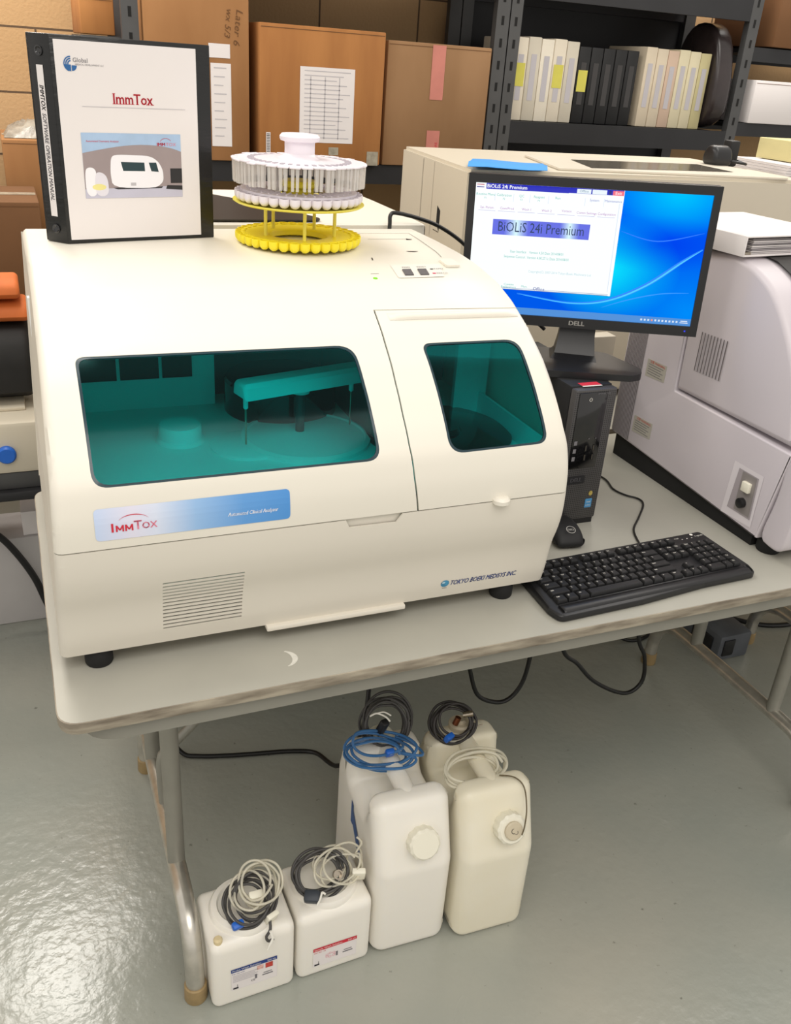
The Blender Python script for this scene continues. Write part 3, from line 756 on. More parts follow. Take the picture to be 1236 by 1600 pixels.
put_poly(g, cover, [(.060 + .009 * math.cos(k * PI / 8), .099 + .0045 * math.sin(k * PI / 8)) for k in range(16)], mat('print_yellow', (240, 230, 150), .6, var=.1), h=.0018)
put_rect(g, cover, .156, .172, .104, .1255, pk, h=.0018); put_poly(g, cover, [(.149, .0955), (.172, .0935), (.172, .1), (.151, .101)], pk, h=.0018)
put_text(g, cover, .0475, .1635, 'Automated Chemistry Analyzer', .0036, M_red, h=.0018, fit=.042)
put_text(g, cover, .139, .1600, 'IMM', .0065, M_red, h=.0018, bold=.0002); put_text(g, cover, .1515, .1600, 'TOX', .0065, M_redl, h=.0018)
ring(g, cover, .1515, .1605, .0082, .0087, PI * .2, PI * .85, M_red, .0018, 10)
g.out('cover_sheet', fc, sharp=None, weld=False)
sd = (B_ - A_).normalized(); sm_ = plane_map(A_ + Vector((0, 0, Z)), sd, (0, 0, 1)); SWd = (B_ - A_).length
g = G(); put_rect(g, sm_, .0135, .0262, .042, .268, M_paper, h=.0008)
put_text(g, sm_, .0198, .240, 'IMMTOX', .0115, M_ink, h=.0012, rot=-PI / 2, bold=.00012, shear=.2, fit=.037)
put_text(g, sm_, .0198, .199, 'SOFTWARE OPERATION MANUAL', .0105, M_inkg, h=.0012, rot=-PI / 2, shear=.15, bold=.0001, fit=.132)
g.out('spine_label', sp_, sharp=None, weld=False)
for zz in (.022, .288):
    g = G(); M = Matrix.Translation(sm_(.021, zz, 0)) @ Matrix.Rotation(math.atan2(sd.y, sd.x), 4, 'Z')
    g.lathe((0, 0, 0), [(.0075, .0), (.0075, .0018), (.0055, .0022), (.0035, .0008), (0, .0008)], M_gloss, 24, axis='Y', M=M); g.out('finger_hole', sp_)

# ------------------------------------------------------------------ two-tier carousels
CX, CY, CZ = .506, .600, 1.2655
def cup_ring(parent, z, R, n, r, m, name='cup', depth=.0165):
    first = None
    for k in range(n):
        a = 2 * PI * k / n
        if first is None:
            g = G(); pr = [(0, 0)] + [(r * math.sin(t), r - r * math.cos(t)) for t in (PI * .12, PI * .25, PI * .38, PI * .5)] + [(r, depth), (r * .86, depth), (r * .82, .007), (0, .004)]
            g.lathe((0, 0, 0), pr, m, 16)
            first = g.out(name, None, sharp=50); o = first
        else:
            o = bpy.data.objects.new(name, first.data); COL.objects.link(o)
        o.parent = parent; o.location = (R * math.cos(a), R * math.sin(a), z)
YC = thing('sample_carousel', 'two-tier yellow carousel with scalloped base tray and posts, on top of analyzer', 'carousel', (CX, CY, CZ))
def loc(g, name, parent, **k): return g.out(name, parent, world=False, **k)
cup_ring(YC, 0, .1055, 36, .0094, M_yellow)
g = G(); g.lathe((0, 0, 0), [(.104, .012), (.104, .0160), (.099, .0160), (.097, .0145), (.056, .0140), (.053, .012), (.050, .004), (.053, .002), (.098, .002), (.104, .012)], M_yellow, 64); loc(g, 'base_tray', YC)
for k in range(5):
    a = 2 * PI * (k + .18) / 5 - PI / 2 - .35
    g = G(); g.tube([(.066 * math.cos(a), .066 * math.sin(a), .011), (.066 * math.cos(a), .066 * math.sin(a), .069)], .0032, M_yellow2, n=12, smooth=1); loc(g, 'post', YC)
g = G(); g.lathe((0, 0, .068), [(.050, 0), (.113, 0), (.118, .003), (.118, .0045), (.113, .003), (.050, .003), (.050, 0)], M_yellow2, 64); loc(g, 'upper_disc', YC)
g = G(); g.lathe((0, 0, .068), [(.05, .003), (.028, .003), (.026, .006), (.026, .026), (.034, .030), (.034, .036), (.030, .040), (0, .040)], M_yellow, 40)
for k in range(3):
    a = 2 * PI * k / 3; g.box(.02, .052, -.006, .006, .068, .0715, M_yellow2, M=Matrix.Rotation(a, 4, 'Z'))
loc(g, 'hub', YC)
WC = thing('cuvette_carousel', 'milky white cup ring and cuvette disc with round knob, resting on the yellow carousel', 'carousel', (CX, CY, CZ + .0722))
cup_ring(WC, 0, .1055, 36, .0094, M_cup)
g = G(); g.lathe((0, 0, 0), [(.104, .016), (.104, .020), (.092, .020), (.052, .018), (.050, .012), (.054, .010), (.092, .014), (.104, .016)], M_cup, 64)
for k in range(36):
    a = 2 * PI * k / 36; g.box(.060, .094, -.0016, .0016, .0185, .0215, M_cup, M=Matrix.Rotation(a, 4, 'Z'))
loc(g, 'cup_tray', WC)
ZT = .066
for k in range(4):
    a = PI / 4 + PI / 2 * k - .15
    g = G(); g.tube([(.064 * math.cos(a), .064 * math.sin(a), .019), (.064 * math.cos(a), .064 * math.sin(a), ZT)], .0042, M_cuv, n=12, smooth=1); loc(g, 'post', WC)
g = G(); g.lathe((0, 0, ZT), [(0, 0), (.110, 0), (.112, .0015), (.112, .003), (.085, .0035), (.06, .007), (.032, .007), (.030, .009), (0, .009)], M_cup, 64)
for k in range(40):
    a = 2 * PI * k / 40; g.box(.080, .092, -.003, .003, ZT + .003, ZT + .0048, mat('grey_slot', (176, 170, 178), .5, var=.05), M=Matrix.Rotation(a, 4, 'Z'))
loc(g, 'upper_disc', WC)
g = G(); g.lathe((0, 0, ZT), [(.040, .006), (.030, .010), (.0265, .014), (.0265, .033), (.034, .035), (.0355, .038), (.0355, .042), (.032, .046), (.014, .047), (.010, .044), (0, .044)], M_cup, 48); loc(g, 'knob', WC)
S.objects['knob']
g = G(); g.lathe((0, 0, ZT + .0442), [(0, 0), (.008, 0), (.008, .0006), (0, .0006)], M_inkg, 20); loc(g, 'knob_inset', S.objects['knob'])
first = None
for k in range(36):
    a = 2 * PI * k / 36
    if first is None:
        g = G()
        for q in (-.0040, .0040):
            v = [(q - .0024, -.0030, 0), (q + .0024, -.0030, 0), (q + .0024, .0030, 0), (q - .0024, .0030, 0)]
            v += [(q + s_ * .0024 * 1.25, t_ * .0034 * 1.12, .036) for s_, t_ in ((-1, -1), (1, -1), (1, 1), (-1, 1))]
            g.add(v, [(3, 2, 1, 0), (0, 1, 5, 4), (1, 2, 6, 5), (2, 3, 7, 6), (3, 0, 4, 7)], M_cuv)
        g.box(-.009, .009, -.0055, .0055, .036, .0385, M_cup, r=.0008)
        first = g.out('cuvette', None, sharp=30); o = first
    else:
        o = bpy.data.objects.new('cuvette', first.data); COL.objects.link(o)
    o.parent = WC; o.location = (.1145 * math.cos(a), .1145 * math.sin(a), ZT - .035 + random.uniform(-.001, .001)); o.rotation_euler = (0, 0, a + PI / 2)

# ------------------------------------------------------------------ computer tower
tx0, tx1, ty0, ty1, tz1 = .984, 1.079, .335, .645, 1.038
TW = thing('computer_tower', 'black slim computer tower standing under the monitor beside the analyzer', 'computer', ((tx0 + tx1) / 2, .49, .74))
g = G(); g.box(tx0, tx1, ty0 + .02, ty1, .7402, tz1, M_blackm, r=.003); case = g.out('case', TW)
def mesh_mat():
    m = bpy.data.materials.new('perforated_black_bezel'); m.use_nodes = True; nt = m.node_tree; b = nt.nodes['Principled BSDF']
    b.inputs['Roughness'].default_value = .4
    tc = nt.nodes.new('ShaderNodeTexCoord'); v = nt.nodes.new('ShaderNodeTexVoronoi'); v.inputs['Scale'].default_value = 230; v.inputs['Randomness'].default_value = 0.0
    r = nt.nodes.new('ShaderNodeValToRGB'); r.color_ramp.elements[0].position = .28; r.color_ramp.elements[1].position = .36
    r.color_ramp.elements[0].color = (.004, .004, .004, 1); r.color_ramp.elements[1].color = (*lin((74, 72, 72)), 1)
    nt.links.new(tc.outputs['Object'], v.inputs[0]); nt.links.new(v.outputs['Distance'], r.inputs[0]); nt.links.new(r.outputs[0], b.inputs['Base Color'])
    return m
g = G(); g.box(tx0, tx1, ty0, ty0 + .02, .752, tz1 - .002, mesh_mat(), r=.004); g.box(tx0 + .002, tx1 - .004, ty0 + .003, ty0 + .02, .7402, .752, M_blackm)
bez = g.out('bezel', TW)
g = G(); g.box(tx0 + .008, tx1 - .022, ty0 - .0018, ty0 + .001, .87, tz1 - .008, M_gloss, r=.001); g.out('drive_bay_panel', bez)
g = G(); fp = plane_map((tx0, ty0 - .002, .7402), (1, 0, 0), (0, 0, 1))
for x_ in (.040, .058):
    for z_ in (.147, .167):
        put_rect(g, fp, x_, x_ + .0045, z_, z_ + .013, M_dark, h=.0004); put_rect(g, fp, x_ + .001, x_ + .0018, z_ + .001, z_ + .012, M_metal, h=.0008)
for x_ in (.044, .060): put_rect(g, fp, x_, x_ + .002, .193, .195, M_inkg, h=.0008)
for z_ in (.148, .165, .182): put_rect(g, fp, .012, .019, z_, z_ + .009, M_inkg, h=.0006)
g.out('port', bez, sharp=None, weld=False)
g = G(); ring(g, fp, .034, .276, .0028, .0036, PI * .65, PI * 2.35, M_tie, .0008, 16); put_rect(g, fp, .0337, .0343, .276, .2805, M_tie, h=.0008)
put_text(g, fp, .048, .287, 'OPTIPLEX 7010', .0042, M_inkg, h=.0008); g.out('power_button', bez, sharp=None, weld=False)
fb2 = plane_map((tx0, ty0 - .0004, .7402), (1, 0, 0), (0, 0, 1))
g = G(); slab(g, fb2, rr2(.010, .052, .096, .113, .001), .0015, mat('dark_badge', (52, 52, 54), .35, metal=.5, var=.05))
put_text(g, fb2, .031, .1045, 'DELL', .012, M_inkg, h=.002, align='CENTER', bold=.0004); g.out('badge', bez)
g = G(); slab(g, fb2, rr2(.064, .080, .038, .058, .001), .0005, mat('blue_sticker', (80, 150, 200), .4, var=.2, scale=200)); put_text(g, fb2, .072, .051, 'intel', .0055, M_tie, h=.0008, align='CENTER'); put_text(g, fb2, .072, .043, 'CORE i5', .0035, M_tie, h=.0008, align='CENTER'); g.out('processor_sticker', bez)
g = G(); slab(g, fb2, [(.074 + .0045 * math.cos(k * PI / 8), .070 + .0055 * math.sin(k * PI / 8)) for k in range(16)], .0005, mat('gold_sticker', (190, 170, 90), .4, var=.4, scale=300)); g.out('round_sticker', bez)
g = G(); put_rect(g, plane_map((tx0, ty0, tz1), (1, 0, 0), (0, 1, 0)), .022, .066, .012, .026, M_tie, h=.0004)
put_rect(g, plane_map((tx0, ty0, tz1), (1, 0, 0), (0, 1, 0)), .022, .066, .017, .034, M_red, h=.0007); g.out('top_sticker', case, sharp=None, weld=False)

# ------------------------------------------------------------------ monitor
MS = .45 / .476
mc = Vector((.02105 + MS * (1.1226 - .02105), -1.0276 + MS * (.5818 + 1.0276), 1.57538 + MS * (1.2382 - 1.57538)))
YAW = -.517
MO = thing('monitor', 'black flat monitor with a lit blue desktop and open program window', 'monitor', (mc.x, mc.y, 1.0382), YAW)
Mm = Matrix.Translation((0, 0, mc.z - 1.0382)) @ Matrix.Rotation(-.014, 4, 'X') @ Matrix.Rotation(-.027, 4, 'Y')
sw, sh = .450, .250
bw, bh0, bh1 = .0145, .0165, .020
g = G()
fr_o = rr2(-sw / 2 - bw, sw / 2 + bw, -sh / 2 - bh1, sh / 2 + bh0, .008); fr_i = [(-sw / 2, -sh / 2), (sw / 2, -sh / 2), (sw / 2, sh / 2), (-sw / 2, sh / 2)]
g.box(-sw / 2 - bw, sw / 2 + bw, .002, .030, -sh / 2 - bh1, sh / 2 + bh0, M_blackm, r=.003, M=Mm)
g.box(-sw / 2 + .03, sw / 2 - .03, .030, .045, -sh / 2, sh / 2 - .03, M_blackm, r=.006, M=Mm)
body = g.out('housing', MO, world=False)
g = G()
for (x0, x1, z0, z1) in ((-sw / 2 - bw, -sw / 2, -sh / 2 - bh1, sh / 2 + bh0), (sw / 2, sw / 2 + bw, -sh / 2 - bh1, sh / 2 + bh0), (-sw / 2, sw / 2, sh / 2, sh / 2 + bh0), (-sw / 2, sw / 2, -sh / 2 - bh1, -sh / 2)):
    g.box(x0, x1, -.004, .004, z0, z1, M_black, M=Mm)
g.out('bezel', MO, world=False)
def scr(a, b, h=0.0): return Mm @ Vector((a, .0012 - h, b))
def wall_paper():
    m = bpy.data.materials.new('blue_desktop_glow'); m.use_nodes = True; nt = m.node_tree; nt.nodes.clear()
    out = nt.nodes.new('ShaderNodeOutputMaterial'); em = nt.nodes.new('ShaderNodeEmission'); em.inputs[1].default_value = 1.0
    uv = nt.nodes.new('ShaderNodeUVMap')
    def rad(cx, cy, sx, sy):
        mp_ = nt.nodes.new('ShaderNodeMapping'); mp_.inputs['Scale'].default_value = (1 / sx, 1 / sy, 1); mp_.inputs['Location'].default_value = (-cx / sx, -cy / sy, 0)
        gr_ = nt.nodes.new('ShaderNodeTexGradient'); gr_.gradient_type = 'SPHERICAL'
        nt.links.new(uv.outputs[0], mp_.inputs[0]); nt.links.new(mp_.outputs[0], gr_.inputs[0]); return gr_.outputs[1]
    sp = nt.nodes.new('ShaderNodeSeparateXYZ'); nt.links.new(uv.outputs[0], sp.inputs[0])
    r = nt.nodes.new('ShaderNodeValToRGB'); r.color_ramp.elements[0].color = (*lin((0, 90, 235)), 1); r.color_ramp.elements[1].color = (*lin((0, 90, 250)), 1)
    nt.links.new(sp.outputs[1], r.inputs[0])
    cur = r.outputs[0]
    for a, col, k in ((rad(.62, .40, .30, .42), (10, 225, 255), 1.0), (rad(.86, 1.0, .30, .34), (0, 195, 255), 1.1), (rad(.98, .1, .35, .5), (0, 150, 255), .8), (rad(.82, .62, .3, .22), (0, 50, 240), .7)):
        mx = nt.nodes.new('ShaderNodeMix'); mx.data_type = 'RGBA'; mu = nt.nodes.new('ShaderNodeMath'); mu.operation = 'MULTIPLY'; mu.inputs[1].default_value = k; mu.use_clamp = True
        nt.links.new(a, mu.inputs[0]); nt.links.new(mu.outputs[0], mx.inputs[0]); nt.links.new(cur, mx.inputs[6]); mx.inputs[7].default_value = (*lin(col), 1); cur = mx.outputs[2]
    nt.links.new(cur, em.inputs[0]); nt.links.new(em.outputs[0], out.inputs[0]); return m
me = mesh([scr(-sw / 2, -sh / 2), scr(sw / 2, -sh / 2), scr(sw / 2, sh / 2), scr(-sw / 2, sh / 2)], [(0, 1, 2, 3)], wall_paper())
ul = me.uv_layers.new(name='UVMap')
for i, c in enumerate(((0, 0), (1, 0), (1, 1), (0, 1))): ul.data[i].uv = c
SC = link('screen', me, MO, world=False, sharp=None)
def E(name, rgb): return mat('glow_' + name, rgb, .5, emit=1.0)
sx_ = lambda u: -sw / 2 + u * sw
sy_ = lambda v: sh / 2 - v * sh
def srect(g, u0, u1, v0, v1, m, h): put_rect(g, scr, sx_(u0), sx_(u1), sy_(v1), sy_(v0), m, h)
def stext(g, u, v, t, size, m, h=.0009, **k): put_text(g, scr, sx_(u), sy_(v), t, size, m, h=h, **k)
g = G()
# light sweeps of the wallpaper
def sweep(pts, w0, m, h):
    q = catmull([Vector((a, b, 0)) for a, b in pts], 8); N = len(q)
    L, R_ = [], []
    for i in range(N):
        t = (q[min(i + 1, N - 1)] - q[max(i - 1, 0)]).normalized(); n = Vector((-t.y, t.x, 0)); w = w0 * math.sin(PI * (i + .3) / (N)) ** .7
        L.append((q[i] + n * w)); R_.append((q[i] - n * w))
    for i in range(N - 1):
        g.add([scr(sx_(p.x), sy_(p.y), h) for p in (L[i], L[i + 1], R_[i + 1], R_[i])], [(0, 1, 2, 3)], m)
sweep([(.22, .83), (.45, .88), (.62, .84), (.78, .70), (.92, .50), (.995, .40)], .012, E('sweep_soft', (10, 130, 255)), .0001)
sweep([(.22, .835), (.45, .882), (.62, .845), (.78, .705), (.92, .505), (.995, .405)], .005, E('sweep', (70, 205, 255)), .0002)
sweep([(.60, .90), (.72, .82), (.85, .76), (.97, .74)], .004, E('sweep2', (30, 150, 255)), .0002)
sweep([(.64, .30), (.8, .36), (.99, .28)], .004, E('sweep3', (0, 120, 255)), .0001)
# taskbar
srect(g, 0, 1, .945, 1, E('taskbar', (70, 140, 215)), .0003)
for k in range(11): srect(g, .78 + k * .0155, .788 + k * .0155, .965, .98, E('icon', (215, 228, 245)) if k != 3 else E('icon_red', (240, 150, 130)), .0005)
srect(g, .955, .985, .96, .968, E('icon', (215, 228, 245)), .0005); srect(g, .952, .988, .974, .981, E('icon', (215, 228, 245)), .0005)
# program window
WE, WB = .632, .775
srect(g, 0, WE, .0, WB + .03, E('window_white', (250, 255, 255)), .0004)
srect(g, .045, WE * .63, .002, .045, E('title_blue', (0, 20, 185)), .0006)
srect(g, .045, WE - .002, .002, .042, E('title_blue', (0, 20, 185)), .0005)
srect(g, .0, .038, .010, .045, E('white_', (250, 252, 255)), .0006); srect(g, .004, .036, .012, .018, E('flag_red', (200, 90, 110)), .0008); srect(g, .004, .036, .030, .036, E('flag_blue', (60, 60, 150)), .0008)
stext(g, .048, .024, 'BiOLiS 24i Premium', .0095, E('white_', (250, 252, 255)), bold=.0002)
srect(g, .432, .492, .008, .040, E('btn', (235, 245, 252)), .0007); srect(g, .497, .558, .008, .040, E('btn', (235, 245, 252)), .0007)
stext(g, .462, .024, 'Offline', .0062, E('btntext', (120, 150, 170)), align='CENTER')
srect(g, .566, .577, .010, .036, E('title_navy', (20, 30, 120)), .0007); srect(g, .583, .630, .008, .042, E('exit_pink', (244, 110, 130)), .0007)
stext(g, .607, .026, 'Exit', .008, E('white_', (250, 252, 255)), align='CENTER')
teal_t = E('tealtext', (90, 190, 180)); blue_t = E('bluetext', (110, 120, 200)); pink_t = E('pinktext', (180, 110, 190)); pale = E('paleline', (200, 215, 240))
for u, t in ((.045, 'Routine Menu'), (.125, 'Calibration'), (.2, 'QC'), (.275, 'Reagent'), (.355, 'Run')): stext(g, u, .085, t, .0065, teal_t, align='CENTER')
for u, t in ((.045, 'F1'), (.125, 'F2'), (.2, 'F3'), (.275, 'F4')): stext(g, u, .112, t, .005, teal_t, align='CENTER')
for u, t in ((.51, 'System'), (.59, 'Maintenance')): stext(g, u, .085, t, .0065, blue_t, align='CENTER')
for u in (.085, .165, .235, .315, .47, .55): srect(g, u, u + .0015, .07, .13, pale, .0006)
for k, t in enumerate(('Sys. Param.', 'Cuve/Prod', 'Wash 1', 'Wash 2', 'Version', 'Comm Settings', 'Configuration')):
    u = .018 + k * .0855
    stext(g, u + .038, .182 - (.006 if k == 4 else 0), t, .0062, pink_t, align='CENTER'); srect(g, u, u + .074, .203, .2055, E('tabline', (170, 160, 215)), .0006)
srect(g, .086, .506, .265, .382, E('banner', (92, 104, 226)), .0006)
for c, w in ((.19, .05), (.42, .04)):
    for k in range(8):
        f_ = (k + 1) / 8; srect(g, c - w * (1 - k / 8), c + w * (1 - k / 8), .265, .382, E('banner%d' % k, (int(92 + 120 * f_), int(104 + 140 * f_), int(226 + 24 * f_))), .0007 + k * .00002)
stext(g, .296, .322, 'BiOLiS 24i Premium', .0265, E('banner_text', (20, 50, 95)), align='CENTER', h=.0011, fit=.167)
stext(g, .29, .505, 'User Interface  : Version 4.50 Date 2014/08/01', .0072, teal_t, align='CENTER', fit=.105); stext(g, .29, .545, 'Sequence Control : Version 4.00.27.1c Date 2014/08/01', .0072, teal_t, align='CENTER', fit=.128)
stext(g, .40, .652, 'Copyright(C) 2007-2014 Tokyo Boeki Machinery Ltd.', .0064, E('palet', (175, 210, 220)), align='CENTER', fit=.125)
stext(g, .18, .765, 'Cuvette', .0062, teal_t, align='CENTER'); stext(g, .18, .785, 'Replacement', .0058, teal_t, align='CENTER'); stext(g, .25, .775, 'Mon.', .0062, teal_t, align='CENTER')
srect(g, .13, WE - .01, WB - .028 + .045, WB - .025 + .045, E('darkline', (110, 120, 170)), .0006)
stext(g, .315, WB + .012, 'Offline', .0085, E('linktext', (40, 60, 160)), align='CENTER', h=.0011)
srect(g, 0, WE - .01, WB + .026, WB + .03, E('greyline', (120, 140, 170)), .0006)
srect(g, WE - .016, WE - .014, .1, WB, pale, .0006)
g.out('display_content', SC, world=False, sharp=None, weld=False)
bz_ = lambda a, b, h=0.0: Mm @ Vector((a, -.004 - h, b))
g = G(); put_text(g, bz_, 0, -sh / 2 - .010, 'DELL', .0125, mat('silver_ink', (190, 188, 182), .4, var=.02), h=.0004, bold=.0003, align='CENTER', sx=1.15); g.out('logo', S.objects['bezel.001'] if 'bezel.001' in S.objects else MO, world=False, sharp=None, weld=False)
g = G(); put_rect(g, bz_, .214, .217, -sh / 2 - .011, -sh / 2 - .008, E('led', (40, 60, 255)), h=.0004); g.out('power_lamp', S.objects['bezel.001'], world=False, sharp=None, weld=False)
inv = base_mat(MO).inverted()
# neck and stand foot, in world terms then brought into the monitor's frame
g = G()
fc_ = Vector((1.055, .450, 1.0385)); Mf = inv @ Matrix.Translation(fc_) @ Matrix.Rotation(-.42, 4, 'Z')
foot = rounded_poly([(-.125, -.068), (.098, -.062), (.122, -.045), (.128, -.01), (.075, .085), (.035, .098), (-.08, .098), (-.125, .08)], .018, 4)
slab(g, lambda a, b, h=0: Vector((a, b, h)), foot, .013, M_black)
vv = g.v; g.v = [Mf @ p for p in vv]
g.out('stand_foot', MO, world=False)
g = G(); prf = [(-.042, 1.0), (.036, 1.0)]
v = []; f = []
for z, x0, x1, y0, y1 in ((.012, -.055, .042, -.030, .042), (.02, -.045, .038, -.005, .045), (.05, -.040, .034, .012, .045), (.11, -.036, .032, .022, .045), (.20, -.036, .032, .024, .045)):
    v += [(x0, y0, z), (x1, y0, z), (x1, y1, z), (x0, y1, z)]
for j in range(4):
    for k in range(4): f.append((j * 4 + k, j * 4 + (k + 1) % 4, (j + 1) * 4 + (k + 1) % 4, (j + 1) * 4 + k))
f += [(3, 2, 1, 0), (16, 17, 18, 19)]
g.add(v, f, M_black, inv @ Matrix.Translation((1.072, .485, 1.0385)) @ Matrix.Rotation(YAW, 4, 'Z')); g.out('stand_neck', MO, world=False)
g = G(); g.tube([(1.20, .60, 1.16), (1.165, .585, 1.10), (1.145, .59, 1.04), (1.15, .61, .95), (1.17, .64, .85), (1.2, .66, .746)], .004, M_cable, n=8)
tag(g.out('video_cable'), 'black cable hanging behind the monitor stand', 'cable')

# ------------------------------------------------------------------ mouse
g = G(); prm = chaikin([(-.052, 0), (.052, 0), (.056, .012), (.040, .030), (.0, .038), (-.035, .032), (-.056, .014)], 2)
v, f = pillowvf(prm, .062, .014)
MU = thing('mouse', 'black computer mouse on the table between analyzer and tower', 'mouse', (.974, .296, .7405), -.15)
Mt = Matrix.Rotation(-.0, 4, 'Z'); g.add(v, f, M_blackm, Mt); g.out('shell', MU, world=False)
g = G(); mpm = plane_map((.002, -.036, .0345), (1, 0, 0), (0, .95, .33))
ring(g, mpm, 0, 0, .0085, .0095, 0, 2 * PI, mat('silver_ink', (190, 188, 182)), .001, 24); put_text(g, mpm, 0, 0, 'DELL', .0065, MATS['silver_ink'], h=.001, align='CENTER', bold=.0002)
g.out('logo', MU, world=False, sharp=None, weld=False)

# ------------------------------------------------------------------ keyboard
KB = thing('keyboard', 'black full-size keyboard with white legends at the front of the table', 'keyboard', (1.028, .112, .7405), .048)
KW, KD = .462, .158
def ktop(y): return .013 + (y + KD / 2) / KD * .012
g = G()
out_ = rounded_poly([(-KW / 2 + .006, -KD / 2), (-.05, -KD / 2 - .001), (.10, -KD / 2 + .008), (KW / 2 - .006, -KD / 2 + .006), (KW / 2, -KD / 2 + .030), (KW / 2 - .012, KD / 2), (-KW / 2 + .012, KD / 2), (-KW / 2, -KD / 2 + .030)], [.016, .05, .05, .014, .01, .008, .008, .01], 6)
N = len(out_); v = []; f = []
lv = [(1.0, 0, 0), (1.0, .35, 0), (1.0, .75, 0), (.992, .93, 0), (.978, 1.0, 0)]
for s_, q, _ in lv:
    for a, b in out_: v.append((a * s_, b * s_, .002 + (ktop(b) - .002) * q))
for j in range(len(lv) - 1):
    for i in range(N): f.append((j * N + i, j * N + (i + 1) % N, (j + 1) * N + (i + 1) % N, (j + 1) * N + i))
f.append(tuple(reversed(range(N)))); f.append(tuple((len(lv) - 1) * N + i for i in range(N)))
g.add(v, f, M_black); g.out('case', KB, world=False)
KBc = None
g = G(); v, f = pillowvf(chaikin([(-.012, 0), (.010, .002), (.012, .004), (.0, .008), (-.010, .005)], 2), KW - .03, .006)
g.add(v, f, M_black, Matrix.Translation((.002, -KD / 2 + .018, .0115))); g.out('palm_ridge', KB, world=False)
U = .0188
legend = M_tie
rows = [
 (0, [('Esc', 1), (None, 1), ('F1', 1), ('F2', 1), ('F3', 1), ('F4', 1), (None, .5), ('F5', 1), ('F6', 1), ('F7', 1), ('F8', 1), (None, .5), ('F9', 1), ('F10', 1), ('F11', 1), ('F12', 1), (None, .25), ('Prt', 1), ('Scr', 1), ('Brk', 1)]),
 (1.3, [('~', 1)] + [(c, 1) for c in '1234567890-='] + [('Bksp', 2), (None, .25), ('Ins', 1), ('Hm', 1), ('Up', 1), (None, .25), ('Nm', 1), ('/', 1), ('*', 1), ('-', 1)]),
 (2.3, [('Tab', 1.5)] + [(c, 1) for c in 'QWERTYUIOP[]'] + [('\\', 1.5), (None, .25), ('Del', 1), ('End', 1), ('Dn', 1), (None, .25), ('7', 1), ('8', 1), ('9', 1), ('+', 1)]),
 (3.3, [('Caps', 1.75)] + [(c, 1) for c in 'ASDFGHJKL;\''] + [('Enter', 2.25), (None, 3.5), ('4', 1), ('5', 1), ('6', 1), ('+', 1)]),
 (4.3, [('Shift', 2.25)] + [(c, 1) for c in 'ZXCVBNM,./'] + [('Shift', 2.75), (None, 1.25), ('^', 1), (None, 1.25), ('1', 1), ('2', 1), ('3', 1), ('En', 1)]),
 (5.3, [('Ctrl', 1.25), ('#', 1.25), ('Alt', 1.25), ('', 6.25), ('Alt', 1.25), ('#', 1.25), ('=', 1.25), ('Ctrl', 1.25), (None, .25), ('<', 1), ('v', 1), ('>', 1), (None, .25), ('0', 2), ('.', 1), ('En', 1)]),
]
gh = G(); nk = 0
M_key = mat('key_plastic', (30, 30, 31), .42, var=.08, scale=80)
for ry, keys in rows:
    x = -KW / 2 + .018; yc = KD / 2 - .020 - ry * U * .98
    for t, w in keys:
        if t is not None:
            x0, x1 = x + .0011, x + w * U - .0011; y0, y1 = yc - U / 2 + .0011, yc + U / 2 - .0011; zb = ktop(yc) + .0002; zt = zb + .0075
            i_ = .0026
            hid = (t in ('Esc', '~', 'Caps', 'Tab') or (t, ry) in (('1', 1.3),))
            g = gh if hid else G()
            vv = [(x0, y0, zb), (x1, y0, zb), (x1, y1, zb), (x0, y1, zb), (x0 + .001, y0 + .001, zt - .002), (x1 - .001, y0 + .001, zt - .002), (x1 - .001, y1 - .001, zt - .002), (x0 + .001, y1 - .001, zt - .002),
                  (x0 + i_, y0 + i_ * .8, zt), (x1 - i_, y0 + i_ * .8, zt), (x1 - i_, y1 - i_ * .8, zt), (x0 + i_, y1 - i_ * .8, zt)]
            g.add(vv, [(0, 1, 5, 4), (1, 2, 6, 5), (2, 3, 7, 6), (3, 0, 4, 7), (4, 5, 9, 8), (5, 6, 10, 9), (6, 7, 11, 10), (7, 4, 8, 11), (8, 9, 10, 11)], M_key)
            if t:
                km = plane_map((0, 0, zt + .0002), (1, 0, 0), (0, 1, 0))
                put_text(g, km, x0 + .0038, y1 - .0062, t, .0052 if len(t) < 3 else .0036, legend, h=.0, bold=.0003)
            if not hid: g.out('key', KB, world=False, sharp=30, weld=False); nk += 1
        x += w * U
tag(gh.out('key', KB, world=False, sharp=30, weld=False), 'keys at the left rear corner, partly under the analyzer', kind='stuff')
g = G(); km = plane_map((0, 0, ktop(KD / 2 - .02) + .0012), (1, 0, 0), (0, 1, .07))
put_text(g, km, .185, KD / 2 - .020, 'Logitech', .006, legend, bold=.0001); put_text(g, km, .135, KD / 2 - .018, 'K120', .0048, legend, bold=.0001)
put_poly(g, km, [(.182 + .0035 * math.cos(a * .5), KD / 2 - .013 + .0035 * math.sin(a * .5)) for a in range(12)], legend, h=.0002)
for k in range(3): put_rect(g, km, .150 + .0 + k * .012, .153 + k * .012, KD / 2 - .0235, KD / 2 - .022, legend, h=.0002)
g.out('logo', KB, world=False, sharp=None, weld=False)
g = G(); g.tube([(1.10, .196, .752), (1.115, .225, .7435), (1.139, .277, .7435), (1.185, .323, .7435), (1.232, .372, .7435), (1.240, .40, .7435), (1.222, .425, .7435), (1.213, .46, .7435), (1.225, .52, .7435), (1.19, .60, .7435), (1.14, .65, .7435)], .0022, M_cable, n=8)
tag(g.out('keyboard_cable'), 'thin black cable curving across the table behind the keyboard', 'cable')

